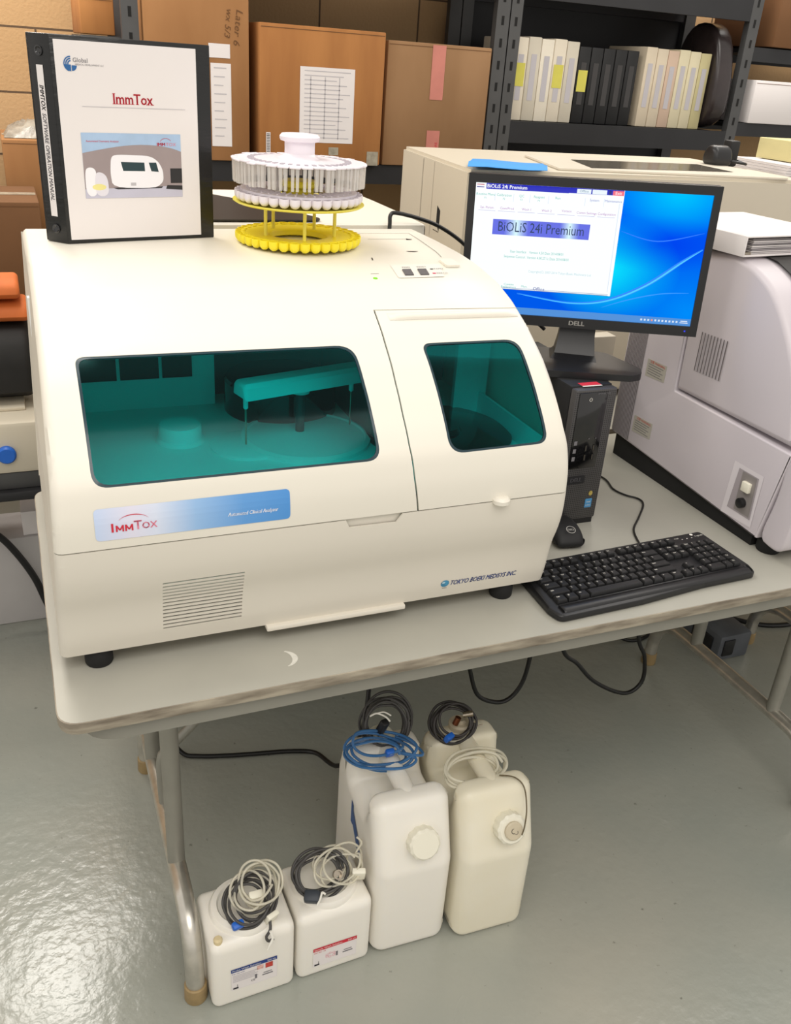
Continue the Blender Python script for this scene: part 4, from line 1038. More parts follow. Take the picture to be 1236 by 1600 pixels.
# ------------------------------------------------------------------ right analyzer
RX = 1.331
RA = thing('lab_machine', 'pale lilac grey benchtop machine at right edge with side vents and recessed power switch', 'machine', (1.66, .38, .74))
def extr(g, prof, x0, x1, m, r=.004):
    v, f = pillowvf(prof, x1 - x0, r, seg=3); g.add(v, f, m, Matrix.Translation(((x0 + x1) / 2, 0, 0)))
RW = 2.02
low = rounded_poly([(.140, .768), (.66, .80), (.66, 1.268), (.472, 1.268), (.464, .968), (.110, .962)], [.002, .01, .02, .002, .002, .002], 3)
low[0:0] = []
g = G(); extr(g, low, RX, RW, M_lilac); rbody = g.out('body', RA)
hood = [(.4605, .972), (.468, 1.10), (.468, 1.270)] + [(p.x, p.y) for p in catmull([Vector((a, b, 0)) for a, b in [(.44, 1.272), (.37, 1.275), (.31, 1.262), (.25, 1.228), (.19, 1.160), (.145, 1.08), (.115, .972)]], 5)]
g = G(); extr(g, hood, RX + .001, RW, M_lilac, r=.012); rhood = g.out('hood', RA)
fpan = [(.137, .772)] + [(p.x, p.y) for p in catmull([Vector((a, b, 0)) for a, b in [(.127, .86), (.113, .93), (.106, .962)]], 4)] + [(.080, .962), (.070, .92), (.072, .82), (.083, .768)]
fpan = [(.137, .772), (.122, .85), (.118, .90), (.119, .935), (.107, .964), (.070, .955), (.062, .88), (.066, .80), (.076, .768), (.10, .765)]
g = G(); extr(g, chaikin(fpan, 2), RX + .001, RW, M_lilac, r=.006); g.out('front_panel', RA)
g = G(); g.box(RX + .012, RW - .01, .16, .65, .7402, .80, M_rubber); g.out('base', RA)
for x in (RX + .035, RW - .05):
    g = G(); g.lathe((x, .135, .7402), [(0, 0), (.022, 0), (.024, .003), (.024, .024), (.02, .028), (0, .028)], M_rubber, 28); g.out('rubber_foot', RA)
sidem = plane_map((RX, 0, 0), (0, -1, 0), (0, 0, 1))   # a = -y
gp = mat('vent_slot', (96, 90, 92), .8, var=.05)
g = G()
for k in range(9):
    y = .417 - k * .0095; dz = -k * .0
    put_rect(g, sidem, -y - .0013, -y + .0013, 1.029 + .0003 * k, 1.113 + .0003 * k, gp, h=.0012)
g.out('vent', rhood, sharp=None, weld=False)
g = G()
for k in range(13):
    y = .652 - k * .0052; put_rect(g, sidem, -y - .0013, -y + .0013, .80 + .0, 1.20, mat('ridge_grey', (132, 126, 128), .7, var=.05), h=.0012)
g.out('ridged_panel', rbody, sharp=None, weld=False)
# power switch recess
g = G(); put_poly(g, sidem, [(-.247, .778), (-.160, .782), (-.160, .895), (-.243, .895)], mat('recess_rim', (224, 218, 222), .4, var=.02), h=.0008)
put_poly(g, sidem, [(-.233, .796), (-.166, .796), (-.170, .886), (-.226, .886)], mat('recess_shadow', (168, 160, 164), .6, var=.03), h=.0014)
put_poly(g, sidem, [(-.214, .800), (-.170, .800), (-.174, .884), (-.214, .884)], mat('switch_plate', (150, 144, 142), .5, metal=.2, var=.05), h=.0020)
rec = g.out('switch_recess', rbody, sharp=None, weld=False)
g = G(); g.box(RX - .010, RX - .001, .182, .203, .848, .869, M_cap, r=.002, M=None); g.out('power_switch', rec)
g = G(); M = Matrix.Translation((RX - .002, .195, .822)); g.lathe((0, 0, 0), [(0, 0), (.0105, 0), (.0105, -.009), (.009, -.010), (0, -.010)], M_black, 24, axis='X', M=M); g.out('fuse_knob', rec)
def warn(y0, z0):
    g = G(); wl = mat('warning_label_grey', (186, 182, 170), .6, var=.05)
    slab(g, plane_map((RX - .0001, 0, 0), (0, -1, 0), (0, 0, 1)), [(-y0, z0 - .022), (-y0 + .068, z0 - .018), (-y0 + .068, z0 + .020), (-y0, z0 + .018)], .0006, wl)
    m_ = plane_map((RX - .0008, 0, 0), (0, -1, 0), (0, 0, 1))
    put_text(g, m_, -y0 + .010, z0 + .014, '注意 WARNING', .0075, mat('red_print', (206, 84, 70), .6, var=.02), h=.0003)
    for k in range(5): put_rect(g, m_, -y0 + .006, -y0 + .060 - (k % 2) * .008, z0 + .007 - k * .0055, z0 + .0085 - k * .0055, M_inkg, h=.0003)
    g.out('warning_label', rbody, sharp=None, weld=False)
warn(.572, .990); warn(.580, .850)
# hood window on top
g = G(); vis = [(.40, 1.2785), (.33, 1.2725), (.29, 1.257), (.24, 1.225), (.20, 1.180), (.165, 1.125)]
v = []; f = []
for (y, z) in vis: v += [(1.395, y - .002, z + .003), (RW - .03, y - .002, z + .003)]
for j in range(len(vis) - 1): f.append((2 * j, 2 * j + 1, 2 * j + 3, 2 * j + 2))
g.add(v, f, M_smoke); g.out('hood_window', rhood, sharp=60)
# white binder lying on it
WB_ = thing('ring_binder', 'white ring binder lying flat on the lilac grey machine', 'binder', (1.45, .47, 1.28), .10)
g = G(); g.box(0 - .135, .14, -.11, .16, .0, .003, M_paper, r=.001); g.out('bottom_cover', WB_, world=False)
g = G(); v = []; f = []
g.box(-.135, .14, -.11, .16, .036, .039, M_paper, r=.001, M=Matrix.Rotation(-.0, 4, 'Y')); g.out('top_cover', WB_, world=False)
g = G(); g.box(-.138, -.135, -.11, .16, 0, .039, M_paper, r=.001); g.out('spine', WB_, world=False)
g = G()
for k in range(9): g.box(-.11, .135 - random.random() * .006, -.104 + random.random() * .004, .15, .004 + k * .0032, .0062 + k * .0032, mat('page_grey%d' % (k % 3), ((196, 190, 190), (222, 216, 214), (150, 144, 146))[k % 3], .8, var=.05))
g.out('page_block', WB_, world=False)
g = G(); g.tube([(-.125, -.095, .004), (-.122, -.095, .03), (-.105, -.095, .034), (-.098, -.095, .015)], .0018, M_metal, n=8); g.box(-.13, -.112, -.105, .15, .003, .008, M_metal, r=.001); g.out('ring', WB_, world=False)

# adapter clutter between tower and lilac machine
pa = thing('power_strip', 'beige upright power strip with black plugs behind the computer tower', 'power strip', (1.275, .69, .74))
g = G(); g.box(1.20, 1.315, .68, .72, .7402, 1.03, M_beige, r=.004); g.out('strip_body', pa)
for z_ in (.80, .86, .93):
    g = G(); g.lathe((1.285, .68, z_), [(0, 0), (.016, 0), (.014, .022), (.006, .03), (0, .03)], M_black, 20, axis='Y'); g.out('plug', pa)

# ------------------------------------------------------------------ cable over the rear of the analyzer
g = G(); g.tube([(.756, .772, 1.235), (.756, .772, 1.268), (.758, .775, 1.286), (.772, .777, 1.290), (.825, .777, 1.279), (.875, .778, 1.262), (.93, .775, 1.230), (.97, .75, 1.19), (1.02, .70, 1.13), (1.10, .66, 1.06)], .0042, M_cable, n=10)
tag(g.out('data_cable'), 'black cable looping over the rear right corner of the analyzer', 'cable')

# ------------------------------------------------------------------ rear machines
TM = thing('clinical_analyzer', 'white rounded machine with dark cover standing directly behind the front analyzer', 'analyzer', (.47, 1.1, .74))
g = G(); tp = chaikin([(.79, .76), (1.36, .76), (1.42, .95), (1.40, 1.16), (1.30, 1.262), (1.20, 1.268), (.80, 1.268), (.79, 1.26)], 1)
v, f = pillowvf(tp, .74, .012); g.add(v, f, M_white, Matrix.Translation((.48, 0, 0))); g.out('housing', TM)
for x, y in ((.18, .85), (.78, .85), (.18, 1.3), (.78, 1.3)):
    g = G(); g.lathe((x, y, .7402), [(0, 0), (.02, 0), (.02, .022), (0, .022)], M_rubber, 20); g.out('rubber_foot', TM)
g = G(); slab(g, lambda a, b, h=0: Vector((a, b, 1.2685 + h)), rounded_poly([(.15, .80), (.63, .80), (.58, .92), (.50, 1.08), (.42, 1.20), (.15, 1.22)], .03), .003, M_smoke); g.out('smoked_cover', TM)

BG = thing('lab_machine', 'wide beige benchtop machine behind the monitor with dark window in its lid', 'machine', (1.6, 1.32, .74))
bzp = 1.35
g = G()
def prismz(g, pts, z0, z1, m, r=0.0):
    bm = bmesh.new(); vs = [bm.verts.new((a, b, z0)) for a, b in pts]; fc0 = bm.faces.new(vs)
    e = bmesh.ops.extrude_face_region(bm, geom=[fc0]); bmesh.ops.translate(bm, verts=[x for x in e['geom'] if isinstance(x, bmesh.types.BMVert)], vec=(0, 0, z1 - z0))
    bmesh.ops.recalc_face_normals(bm, faces=bm.faces)
    if r: bmesh.ops.bevel(bm, geom=[e_ for e_ in bm.edges], offset=r, segments=2, affect='EDGES', clamp_overlap=True)
    bm.verts.index_update(); g.add([v.co.copy() for v in bm.verts], [tuple(x.index for x in f.verts) for f in bm.faces], m); bm.free()
prismz(g, [(1.068, 1.045), (2.12, .985), (2.14, 1.55), (1.124, 1.605)], .76, bzp, M_beige, r=.008); bb = g.out('housing', BG)
lidm = mat('lid_beige', (216, 208, 192), .4, var=.02)
g = G(); prismz(g, [(1.34, 1.075), (2.03, .99), (2.06, 1.36), (1.42, 1.40)], bzp, bzp + .006, lidm, r=.002); lid = g.out('lid', BG)
g = G(); put_poly(g, lambda a, b, h=0: Vector((a, b, bzp + .0062 + h)), [(1.455, 1.10), (1.93, 1.10), (1.95, 1.285), (1.515, 1.30)], mat('grey_lid_window', (104, 98, 88), .15, var=.1, scale=8), h=.0006); g.out('lid_window', lid, sharp=None, weld=False)
sdir = Vector((1.068 - 1.124, 1.045 - 1.605, 0)).normalized()
bs = plane_map((1.124, 1.605, 0), sdir, (0, 0, 1))
g = G(); put_rect(g, bs, .205, .207, .80, 1.338, gap, h=.0008); put_rect(g, bs, .300, .302, 1.15, 1.34, mat('faint_seam', (186, 178, 162), .8, var=.02), h=.0008)
put_poly(g, bs, [(.352, 1.19), (.377, 1.17), (.377, 1.225), (.352, 1.235)], M_dark, h=.0008); put_rect(g, bs, .33, .375, 1.168, 1.170, gap, h=.0009)
g.out('side_seam', bb, sharp=None, weld=False)
for x, y in ((1.13, 1.1), (2.05, 1.06), (1.17, 1.54), (2.08, 1.5)):
    g = G(); g.lathe((x, y, .7402), [(0, 0), (.02, 0), (.02, .0205), (0, .0205)], M_rubber, 20); g.out('rubber_foot', BG)
g = G()
pts = []
for (a, b, z) in ((1.070, 1.03, 1.372), (1.075, 1.14, 1.356), (1.08, 1.20, 1.353)): pts.append((a, b, z))
v = []; f = []
for i, (y, z) in enumerate(((1.02, 1.3535), (1.05, 1.362), (1.10, 1.357), (1.17, 1.353), (1.21, 1.3515))):
    for k in range(5):
        u_ = k / 4; w_ = (y - 1.02) / .19; A0 = Vector((1.052, 1.025)) * (1 - u_) + Vector((1.245, .975)) * u_; A1 = Vector((1.165, 1.225)) * (1 - u_) + Vector((1.335, 1.150)) * u_
        q_ = A0 * (1 - w_) + A1 * w_; v.append((q_.x, q_.y, z + .0055 + .0012 * math.sin(k * 1.7)))
for i in range(4):
    for k in range(4): f.append((i * 5 + k, i * 5 + k + 1, i * 5 + k + 6, i * 5 + k + 5))
n0 = len(v); v += [(a, b, c + .0012) for a, b, c in v]; f += [tuple(n0 + q for q in reversed(ff)) for ff in f]
for a_, b_ in [(k, k + 1) for k in range(4)] + [(20 + k, 21 + k) for k in range(4)] + [(5 * k, 5 * k + 5) for k in range(4)] + [(5 * k + 4, 5 * k + 9) for k in range(4)]:
    f.append((a_, b_, n0 + b_, n0 + a_))
g.add(v, f, M_bluesheet); tag(g.out('blue_folder'), 'bright blue sheet lying on the beige machine just above the monitor', 'folder')
# black webcam-like device
WCm = thing('webcam_like_device', 'black rounded device with cable lying at right rear of the beige machine', 'device', (2.07, 1.34, bzp))
g = G(); v, f = pillowvf(chaikin([(-.03, 0), (.03, 0), (.035, .03), (.02, .06), (-.02, .06), (-.035, .03)], 2), .07, .015); g.add(v, f, M_black, Matrix.Translation((2.035, 1.30, bzp + .001))); g.out('shell', WCm)
g = G(); g.box(2.08, 2.115, 1.30, 1.34, bzp + .001, bzp + .075, M_blackm, r=.006); g.out('bracket', WCm)
g = G(); g.tube([(2.06, 1.29, bzp + .02), (2.10, 1.26, bzp + .015), (2.13, 1.28, bzp + .012), (2.12, 1.32, bzp + .02)], .004, M_cable, n=8); g.out('cable', WCm)

# printer right of the beige machine
PR = thing('printer', 'low beige printer at far right beyond the beige machine with papers on it', 'printer', (2.5, 1.3, .74))
g = G(); g.box(2.17, 2.75, 1.08, 1.52, .742, 1.26, M_blackm, r=.01); g.out('cabinet', PR)
g = G(); g.box(2.16, 2.76, 1.06, 1.53, 1.26, 1.31, mat('dirty_beige', (150, 142, 128), .5, var=.1), r=.015); g.out('top_cover', PR)
g = G(); g.box(2.26, 2.60, 1.18, 1.45, 1.31, 1.335, M_black, r=.006); g.out('output_tray', PR)
g = G()
for k in range(4): g.box(2.24 + .004 * k, 2.56, 1.22, 1.48, 1.3355 + k * .008, 1.3425 + k * .008, M_paper, r=0)
tag(g.out('paper_stack'), 'stack of white papers lying on the printer at far right', 'papers')
g = G(); g.box(2.33, 2.60, 1.25, 1.46, 1.369, 1.43, mat('pale_yellow_card', (214, 204, 150), .8, var=.05), r=.002); tag(g.out('card_box'), 'pale yellow carton on the papers at far right edge', 'box')

# ------------------------------------------------------------------ storage rack along the wall
RY0, RY1 = 2.13, 2.55
RK = thing('storage_rack', 'grey steel storage rack with cardboard cartons along the back wall', 'rack', (1.2, 2.34, 0))
def post(x0, x1, par=RK, z1=2.6):
    for y0, y1 in ((RY0, RY0 + .03), (RY1 - .03, RY1)):
        g = G(); g.box(x0, x1, y0, y1, 0, z1, M_rack)
        if y0 == RY0:
            for k in range(34): g.box((x0 + x1) / 2 - .005, (x0 + x1) / 2 + .005, y0 - .0008, y0 + .001, .1 + k * .07, .128 + k * .07, M_dark)
        g.out('upright', par, sharp=None)
post(.398, .448); post(1.665, 1.715)
def deck(x0, x1, zt, par=RK, m=M_rackd, h=.065):
    g = G(); g.box(x0, x1, RY0, RY0 + .02, zt - h, zt, m); g.box(x0, x1, RY1 - .02, RY1, zt - h, zt, m); g.box(x0, x1, RY0 + .02, RY1 - .02, zt - .02, zt - .004, m)
    g.out('shelf', par)
deck(.448, 1.665, 1.240); deck(.448, 1.665, .62); deck(.448, 1.665, 1.86)
RK2 = thing('storage_rack', 'dark steel shelving bay at upper right holding rows of binders', 'rack', (2.25, 2.34, 0))
post(1.72, 1.765, RK2); post(2.77, 2.82, RK2)
deck(1.765, 2.77, 1.405, RK2, h=.075); deck(1.765, 2.77, .80, RK2); deck(1.765, 2.77, 1.90, RK2, h=.10)
g = G(); g.box(1.765, 2.77, RY1 + .0, RY1 + .004, .80, 1.90, M_rackd); g.out('back_sheet', RK2)

def carton(x0, x1, y0, y1, z0, z1, m, label, extra=None, rz=0.0, name='cardboard_box'):
    t = thing(name, label, 'box', ((x0 + x1) / 2, (y0 + y1) / 2, z0))
    g = G(); g.box(x0, x1, y0, y1, z0 + .0005, z1, m, r=.004); g.out('carton', t)
    fm = plane_map((x0, y0, z0), (1, 0, 0), (0, 0, 1)); w, h = x1 - x0, z1 - z0
    g = G(); put_rect(g, fm, 0.004, w - .004, h - .012, h - .010, M_cardd, h=.001); put_rect(g, plane_map((x0, y0, z1), (1, 0, 0), (0, 1, 0)), .004, w - .004, (y1 - y0) / 2 - .024, (y1 - y0) / 2 + .024, M_tape, h=.001)
    g.out('tape', t, sharp=None, weld=False)
    if extra: extra(t, fm, w, h)
    return t
def ex_big(t, fm, w, h):
    g = G(); put_rect(g, fm, .135, .325, .068, .298, M_paper, h=.0015)
    for k in range(16): put_rect(g, fm, .15, .31 - (k * 37 % 5) * .012, .285 - k * .0135, .2875 - k * .0135, M_inkp, h=.002)
    for k in range(3): put_rect(g, fm, .17 + k * .05, .173 + k * .05, .08, .27, M_inkp, h=.002)
    g.out('shipping_label', t, sharp=None, weld=False)
    g = G(); put_rect(g, fm, .021, .036, .03, .095, M_paper, h=.0015)
    for k in range(12): put_rect(g, fm, .023, .034, .034 + k * .005, .036 + k * .005, M_ink, h=.002)
    g.out('barcode', t, sharp=None, weld=False)
    g = G(); put_rect(g, fm, w - .05, w - .008, .0, .045, M_tape, h=.0015); g.out('tape_end', t, sharp=None, weld=False)
    g = G(); put_rect(g, fm, .24, .275, .03, .055, M_tape, h=.0015); g.out('tape_end', t, sharp=None, weld=False)
carton(.815, 1.245, 2.10, 2.50, 1.2405, 1.655, M_cardo, 'large orange brown carton with white shipping sheet, behind the carousels', ex_big)
def ex_pink(t, fm, w, h):
    g = G(); put_rect(g, fm, .165, .215, .22, h - .004, M_tapep, h=.0015); g.out('fragile_tape', t, sharp=None, weld=False)
    g = G(); put_rect(g, fm, .165, .215, .0, .12, M_tapep, h=.0015)
    for k, s_ in enumerate(('FRAGILE', 'HANDLE', 'WITH CARE')): put_text(g, fm, .178 + k * .013, .012, s_, .013, M_red, h=.002, rot=PI / 2)
    g.out('fragile_tape', t, sharp=None, weld=False)
carton(1.262, 1.655, 2.12, 2.50, 1.2405, 1.635, mat('tan_cardboard', (152, 116, 80), .85, rgb2=(138, 103, 68), scale=6, stretch=(1, 1, .3)), 'tan carton with pink printed tape strip, left of the rack post', ex_pink)
def ex_hand(t, fm, w, h):
    g = G(); put_text(g, fm, w - .030, .445, 'Later 6', .030, M_cardd, h=.0015, rot=-PI / 2 - .12, fit=.10, shear=.2); put_text(g, fm, w - .062, .445, 'wx 5/3', .026, M_cardd, h=.0015, rot=-PI / 2 - .12, fit=.08, shear=.2)
    g.out('handwriting', t, sharp=None, weld=False)
    g = G(); put_rect(g, fm, w - .125, w - .060, .045, .290, M_paper, h=.0015)
    for k in range(9): put_rect(g, fm, w - .115, w - .075 - (k % 3) * .005, .275 - k * .025, .278 - k * .025, M_inkp, h=.002)
    put_rect(g, fm, w - .13, w - .062, .305, .345, M_paper, h=.0015); g.out('packing_sheet', t, sharp=None, weld=False)
carton(.46, .785, 2.115, 2.50, 1.2405, 1.785, M_card, 'tall brown carton with black handwriting, half hidden by the black binder', ex_hand)
carton(.285, .385, 2.20, 2.52, 1.585, 1.69, M_cardo, 'small orange brown box beside the rack post, above the black binder')
carton(.02, .36, 2.16, 2.50, .98, 1.28, M_card, 'brown carton behind the black binder spine with plastic packaging on top')
carton(-.30, .10, 1.80, 2.12, .78, 1.15, M_cardd, 'dark brown carton at the left edge')
carton(-.34, .395, 2.14, 2.54, 1.50 - .0, 1.50 + .082, mat('shadow_card', (150, 108, 66), .85, var=.1), 'flat brown carton') if False else None
# rack left bay deck that carries the cartons beside the wall
RK3 = thing('storage_rack', 'left bay of the grey rack behind the black binder', 'rack', (0, 2.34, 0))
post(-.45, -.40, RK3)
deck(-.40, .398, .975, RK3); 
g = G(); g.box(.28, .398, RY0 + .05, RY1 - .02, 1.565, 1.583, M_rack); g.out('small_shelf', RK3)
g = G(); g.box(-.34, .14, 1.70, 2.12, .74, .778, M_rackd); tag(g.out('cart_top'), 'dark low shelf under the dark brown carton at left edge', 'shelf')
bm_ = mat('bubble_wrap', (190, 182, 168), .15, trans=.3, var=.4, scale=40, bump=1.0)
g = G(); v = []; f = []
NX, NY = 18, 8
for j in range(NY + 1):
    for i in range(NX + 1):
        x = .03 + .27 * i / NX; y = 2.20 + .18 * j / NY
        e = math.sin(PI * i / NX) ** .4 * math.sin(PI * j / NY) ** .4 if 0 < i < NX and 0 < j < NY else 0
        v.append((x, y, 1.282 + e * (.035 + random.random() * .025)))
for j in range(NY):
    for i in range(NX): k = j * (NX + 1) + i; f.append((k, k + 1, k + NX + 2, k + NX + 1))
g.add(v, f, bm_); tag(g.out('plastic_wrap', sharp=80), 'crumpled clear plastic packaging on the carton at upper left', 'packaging')

# binders on the right bay shelf
ordn = ['leftmost', 'second', 'third', 'fourth', 'fifth', 'sixth', 'rightmost']
def book(x, w, z, h, y0, m, label, grp, lab=None, tab=None):
    t = thing('ring_binder', label, 'binder', (x + w / 2, y0 + .13, z), 0, grp)
    g = G(); g.box(x, x + w, y0, y0 + .26, z + .0005, z + h, m, r=.003); g.out('cover', t)
    fm = plane_map((x, y0, z), (1, 0, 0), (0, 0, 1))
    g = G(); put_rect(g, fm, w * .28, w * .72, h * .25, h * .8, lab or M_inkp, h=.0008)
    if tab: put_rect(g, fm, w * .1, w * .9, h * .42, h * .7, tab, h=.0014)
    g.out('spine_label', t, sharp=None, weld=False)
mwb = [mat('ivory_binder%d' % k, c, .6, var=.03) for k, c in enumerate(((226, 216, 196), (208, 200, 182), (232, 224, 206)))]
ytab = mat('yellow_tab', (214, 206, 90), .6, var=.05)
for k in range(5):
    book(1.775 + k * .054, .052, 1.405, .275 + (k % 2) * .004, 2.17, mwb[k % 3], '%s of five ivory binders at the left end of the dark shelf' % ('leftmost', 'second from left', 'middle', 'second from right', 'rightmost')[k], 'ivory binders at left of shelf', None, ytab if k in (0, 3) else None)
for k in range(5):
    book(2.052 + k * .054, .051, 1.405, .262, 2.18, M_blackm, '%s of five black binders in the middle of the dark shelf' % ('leftmost', 'second from left', 'middle', 'second from right', 'rightmost')[k], 'black binders in middle of shelf', mat('dark_label', (60, 58, 58), .6, var=.05), ytab if k == 0 else None)
mpb = [mat('pink_cream_binder%d' % k, c, .6, var=.03) for k, c in enumerate(((214, 200, 176), (206, 180, 158), (218, 208, 176), (196, 186, 140)))]
for k in range(6):
    book(2.345 + k * .052, .050, 1.405, .280 - (k % 3) * .003, 2.17, mpb[(0, 0, 1, 2, 2, 3)[k]], '%s of six cream binders at the right end of the dark shelf' % ('leftmost', 'second from left', 'third from left', 'third from right', 'second from right', 'rightmost')[k], 'cream binders at right of shelf')
g = G(); v, f = pillowvf(chaikin([(2.13, 1.41), (2.40, 1.41), (2.42, 1.66), (2.34, 1.80), (2.18, 1.78), (2.12, 1.6)], 2), .085, .02); g.add(v, f, mat('dark_plastic_bag', (52, 44, 44), .25, var=.3, scale=12, bump=.8), Matrix.Translation((2.705, 0, 0)))
tag(g.out('plastic_bag'), 'dark shiny plastic bag at the right end of the binder shelf', 'bag')
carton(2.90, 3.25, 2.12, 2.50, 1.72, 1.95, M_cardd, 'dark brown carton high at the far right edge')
RK4 = thing('storage_rack', 'rack bay at the far right edge with pale things on it', 'rack', (3.3, 2.34, 0))
post(3.7, 3.75, RK4); deck(2.82, 3.7, 1.715, RK4, h=.05); deck(2.82, 3.7, 1.44, RK4, h=.05)
carton(2.86, 3.20, 2.12, 2.45, 1.4405, 1.60, M_paper, 'white box at the far right edge behind the rack post', name='storage_box')
# items on the top decks, seen only as dark undersides
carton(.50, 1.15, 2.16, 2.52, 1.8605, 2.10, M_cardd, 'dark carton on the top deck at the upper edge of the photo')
carton(1.78, 2.76, 2.14, 2.50, 1.9005, 2.1, M_cardo, 'orange brown carton on top of the binder shelf')

# ------------------------------------------------------------------ things left of the tables
LB = thing('printer', 'beige printer with blue knob at the left edge below the table level', 'printer', (-.12, 1.25, .55))
g = G(); g.box(-.35, .055, 1.17, 1.55, .60, .735, M_beige, r=.012); g.box(-.30, .0, 1.25, 1.5, .735, .745, M_beige, r=.003); g.out('housing', LB)
g = G(); g.lathe((-.055, 1.175, .655), [(0, 0), (.022, 0), (.022, .015), (.018, .02), (0, .02)], M_bluep, 24, axis='Y'); g.out('knob', LB)
g = G(); g.box(-.36, .06, 1.18, 1.56, .555, .5995, M_rack, r=.003); g.out('tray', LB)
CT = thing('utility_cart', 'grey metal cart carrying the beige printer at left edge', 'cart', (-.15, 1.37, 0))
g = G(); g.box(-.40, .07, 1.16, 1.58, .53, .5545, M_rackd, r=.004); g.out('cart_shelf', CT)
for x in (-.385, .045):
    for y in (1.18, 1.55):
        g = G(); g.box(x, x + .02, y, y + .02, 0, .53, M_rackd); g.out('cart_leg', CT)
g = G(); v, f = pillowvf(chaikin([(1.26, .747), (1.52, .747), (1.54, .88), (1.50, .935), (1.30, .935), (1.25, .88)], 1), .36, .02); g.add(v, f, mat('black_nylon', (24, 23, 22), .7, var=.3, scale=20, bump=.5), Matrix.Translation((-.15, 0, 0)))
tag(g.out('nylon_bag'), 'soft black bag on top of the beige printer at left edge', 'bag')
mo = mat('orange_fabric', (206, 108, 48), .7, var=.2, scale=12, bump=.6)
for k, (x, z, lb) in enumerate(((-.03, .937, 'orange folded packet lying on the black bag at left edge'), (-.045, .992, 'upper orange packet above the black bag at left edge'))):
    g = G(); v, f = pillowvf(chaikin([(1.30, z), (1.44, z), (1.45, z + .03), (1.42, z + .052), (1.31, z + .05)], 2), .13, .012); g.add(v, f, mo, Matrix.Translation((x, 0, 0))); tag(g.out('orange_packet'), lb, 'packet')
# white carton on the floor and papers
t = thing('storage_box', 'white box on the floor at left below the beige printer', 'box', (-.14, 1.6, 0))
g = G(); g.box(-.34, .02, 1.43, 1.60, .0005, .285, mat('white_box', (196, 192, 190), .6, var=.03), r=.004); g.out('carton', t)
g = G(); g.box(-.05, .015, 1.44, 1.58, .286, .36, M_paper, r=.001); tag(g.out('paper_stack'), 'white papers standing on the white floor box at left', 'papers')
g = G(); g.tube([(-.20, 1.38, .40), (-.12, 1.385, .33), (-.075, 1.39, .26), (-.035, 1.39, .17), (-.01, 1.385, .08), (.02, 1.35, .012), (.10, 1.30, .01)], .010, M_cable, n=12)
tag(g.out('power_cable'), 'thick black cable in front of the white floor box at left', 'cable')

# ------------------------------------------------------------------ floor: jerrycans
def jerrycan(x, y, rz, m, label, labelled=False, mark=False):
    t = thing('jerrycan', label, 'jerrycan', (x, y, 0.0), rz)
    w = .158
    pr = [(.004, .001), (.0, .012), (.0, .205), (.006, .232), (.030, .290), (.042, .325), (.056, .343), (.078, .347), (.088, .335), (.094, .300), (.104, .288), (.180, .288), (.192, .300), (.199, .330), (.208, .343), (.232, .345), (.250, .335), (.268, .30), (.274, .26), (.274, .012), (.270, .001)]
    pr = [(0, .0008), (.0, .212), (.046, .347), (.090, .347), (.098, .286), (.184, .286), (.194, .346), (.250, .346), (.276, .27), (.276, .0008)]
    pr = rounded_poly(pr, [.018, .060, .030, .016, .010, .010, .016, .030, .030, .018], 6)
    g = G(); v, f = pillowvf(pr, w, .028, seg=7); v = [Vector((p.x, p.y, max(p.z, .0008))) for p in v]; g.add(v, f, m)
    bd = g.out('body', t, world=False, sharp=60)
    g = G(); g.tube([(0, .055, .325), (0, .075, .3335), (0, .100, .3345), (0, .145, .335), (0, .185, .3345), (0, .205, .3335), (0, .222, .325)], .0145, m, n=16, M=Matrix.Diagonal((1.3, 1, 1, 1))); g.out('handle', t, world=False)
    nrm = Vector((0, -.93, .37)).normalized(); cz = Vector((.012, .022, .268)) if not mark else Vector((.016, .022, .272))
    M = Matrix.Translation(cz) @ nrm.to_track_quat('Z', 'Y').to_matrix().to_4x4()
    g = G(); g.lathe((0, 0, -.008), [(.030, 0), (.030, .010), (.027, .016)], m, 32, M=M)
    g.lathe((0, 0, 0), [(.0295, .0), (.0300, .002), (.0295, .022), (.0260, .026), (0, .0265)], M_cap, 72, M=M, ripple=lambda k, z: (.05 if (k // 3) % 2 and z < .023 else 0))
    cp = g.out('cap', t, world=False)
    if mark:
        g = G(); g.lathe((0, 0, .0267), [(0, 0), (.0185, 0), (.0185, .004), (.0165, .0055), (0, .0055)], M_capt, 32, M=M)
        mm = lambda a, b, h=0: M @ Vector((a, b, .0325 + h))
        ring(g, mm, -.001, .001, .0045, .0056, PI * .5, PI * 1.6, M_ink, .0002, 8); ring(g, mm, .004, -.003, .003, .0038, PI * 1.2, PI * 2.3, M_ink, .0002, 6)
        g.out('cap_disc', cp, world=False)
    else:
        g = G(); slab(g, plane_map((.02, .044, .331), (1, 0, 0), (0, .45, .9), n=(0, -.9, .45)), rr2(-.010, .010, -.006, .006, .004), .002, m); g.out('moulded_number', bd, world=False)
    # rear filler neck with tan plug
    g = G(); g.lathe((.0, .232, .338), [(.024, 0), (.024, .018), (.020, .022), (0, .022)], M_cap if not mark else M_capt, 32); g.lathe((0, .232, .360), [(0, 0), (.012, 0), (.010, .008), (0, .008)], M_capt, 20); g.out('filler_plug', t, world=False)
    if labelled:
        g = G(); mp_ = plane_map((-w / 2 - .0006, 0, 0), (0, -1, 0), (0, 0, 1))
        put_poly(g, mp_, [(-.155, .215), (-.095, .150), (-.095, .185), (-.155, .250)], mat('blue_label', (70, 98, 150), .6, var=.1), h=.001)
        put_poly(g, mp_, [(-.162, .205), (-.150, .205), (-.150, .255), (-.162, .262)], mat('blue_label', (70, 98, 150)), h=.0008)
        g.out('side_label', bd, world=False, sharp=None, weld=False)
    return t
jerrycan(.590, .034, -.035, M_hdpe, 'white jerrycan with round ribbed cap, left of the two large jerrycans', True)
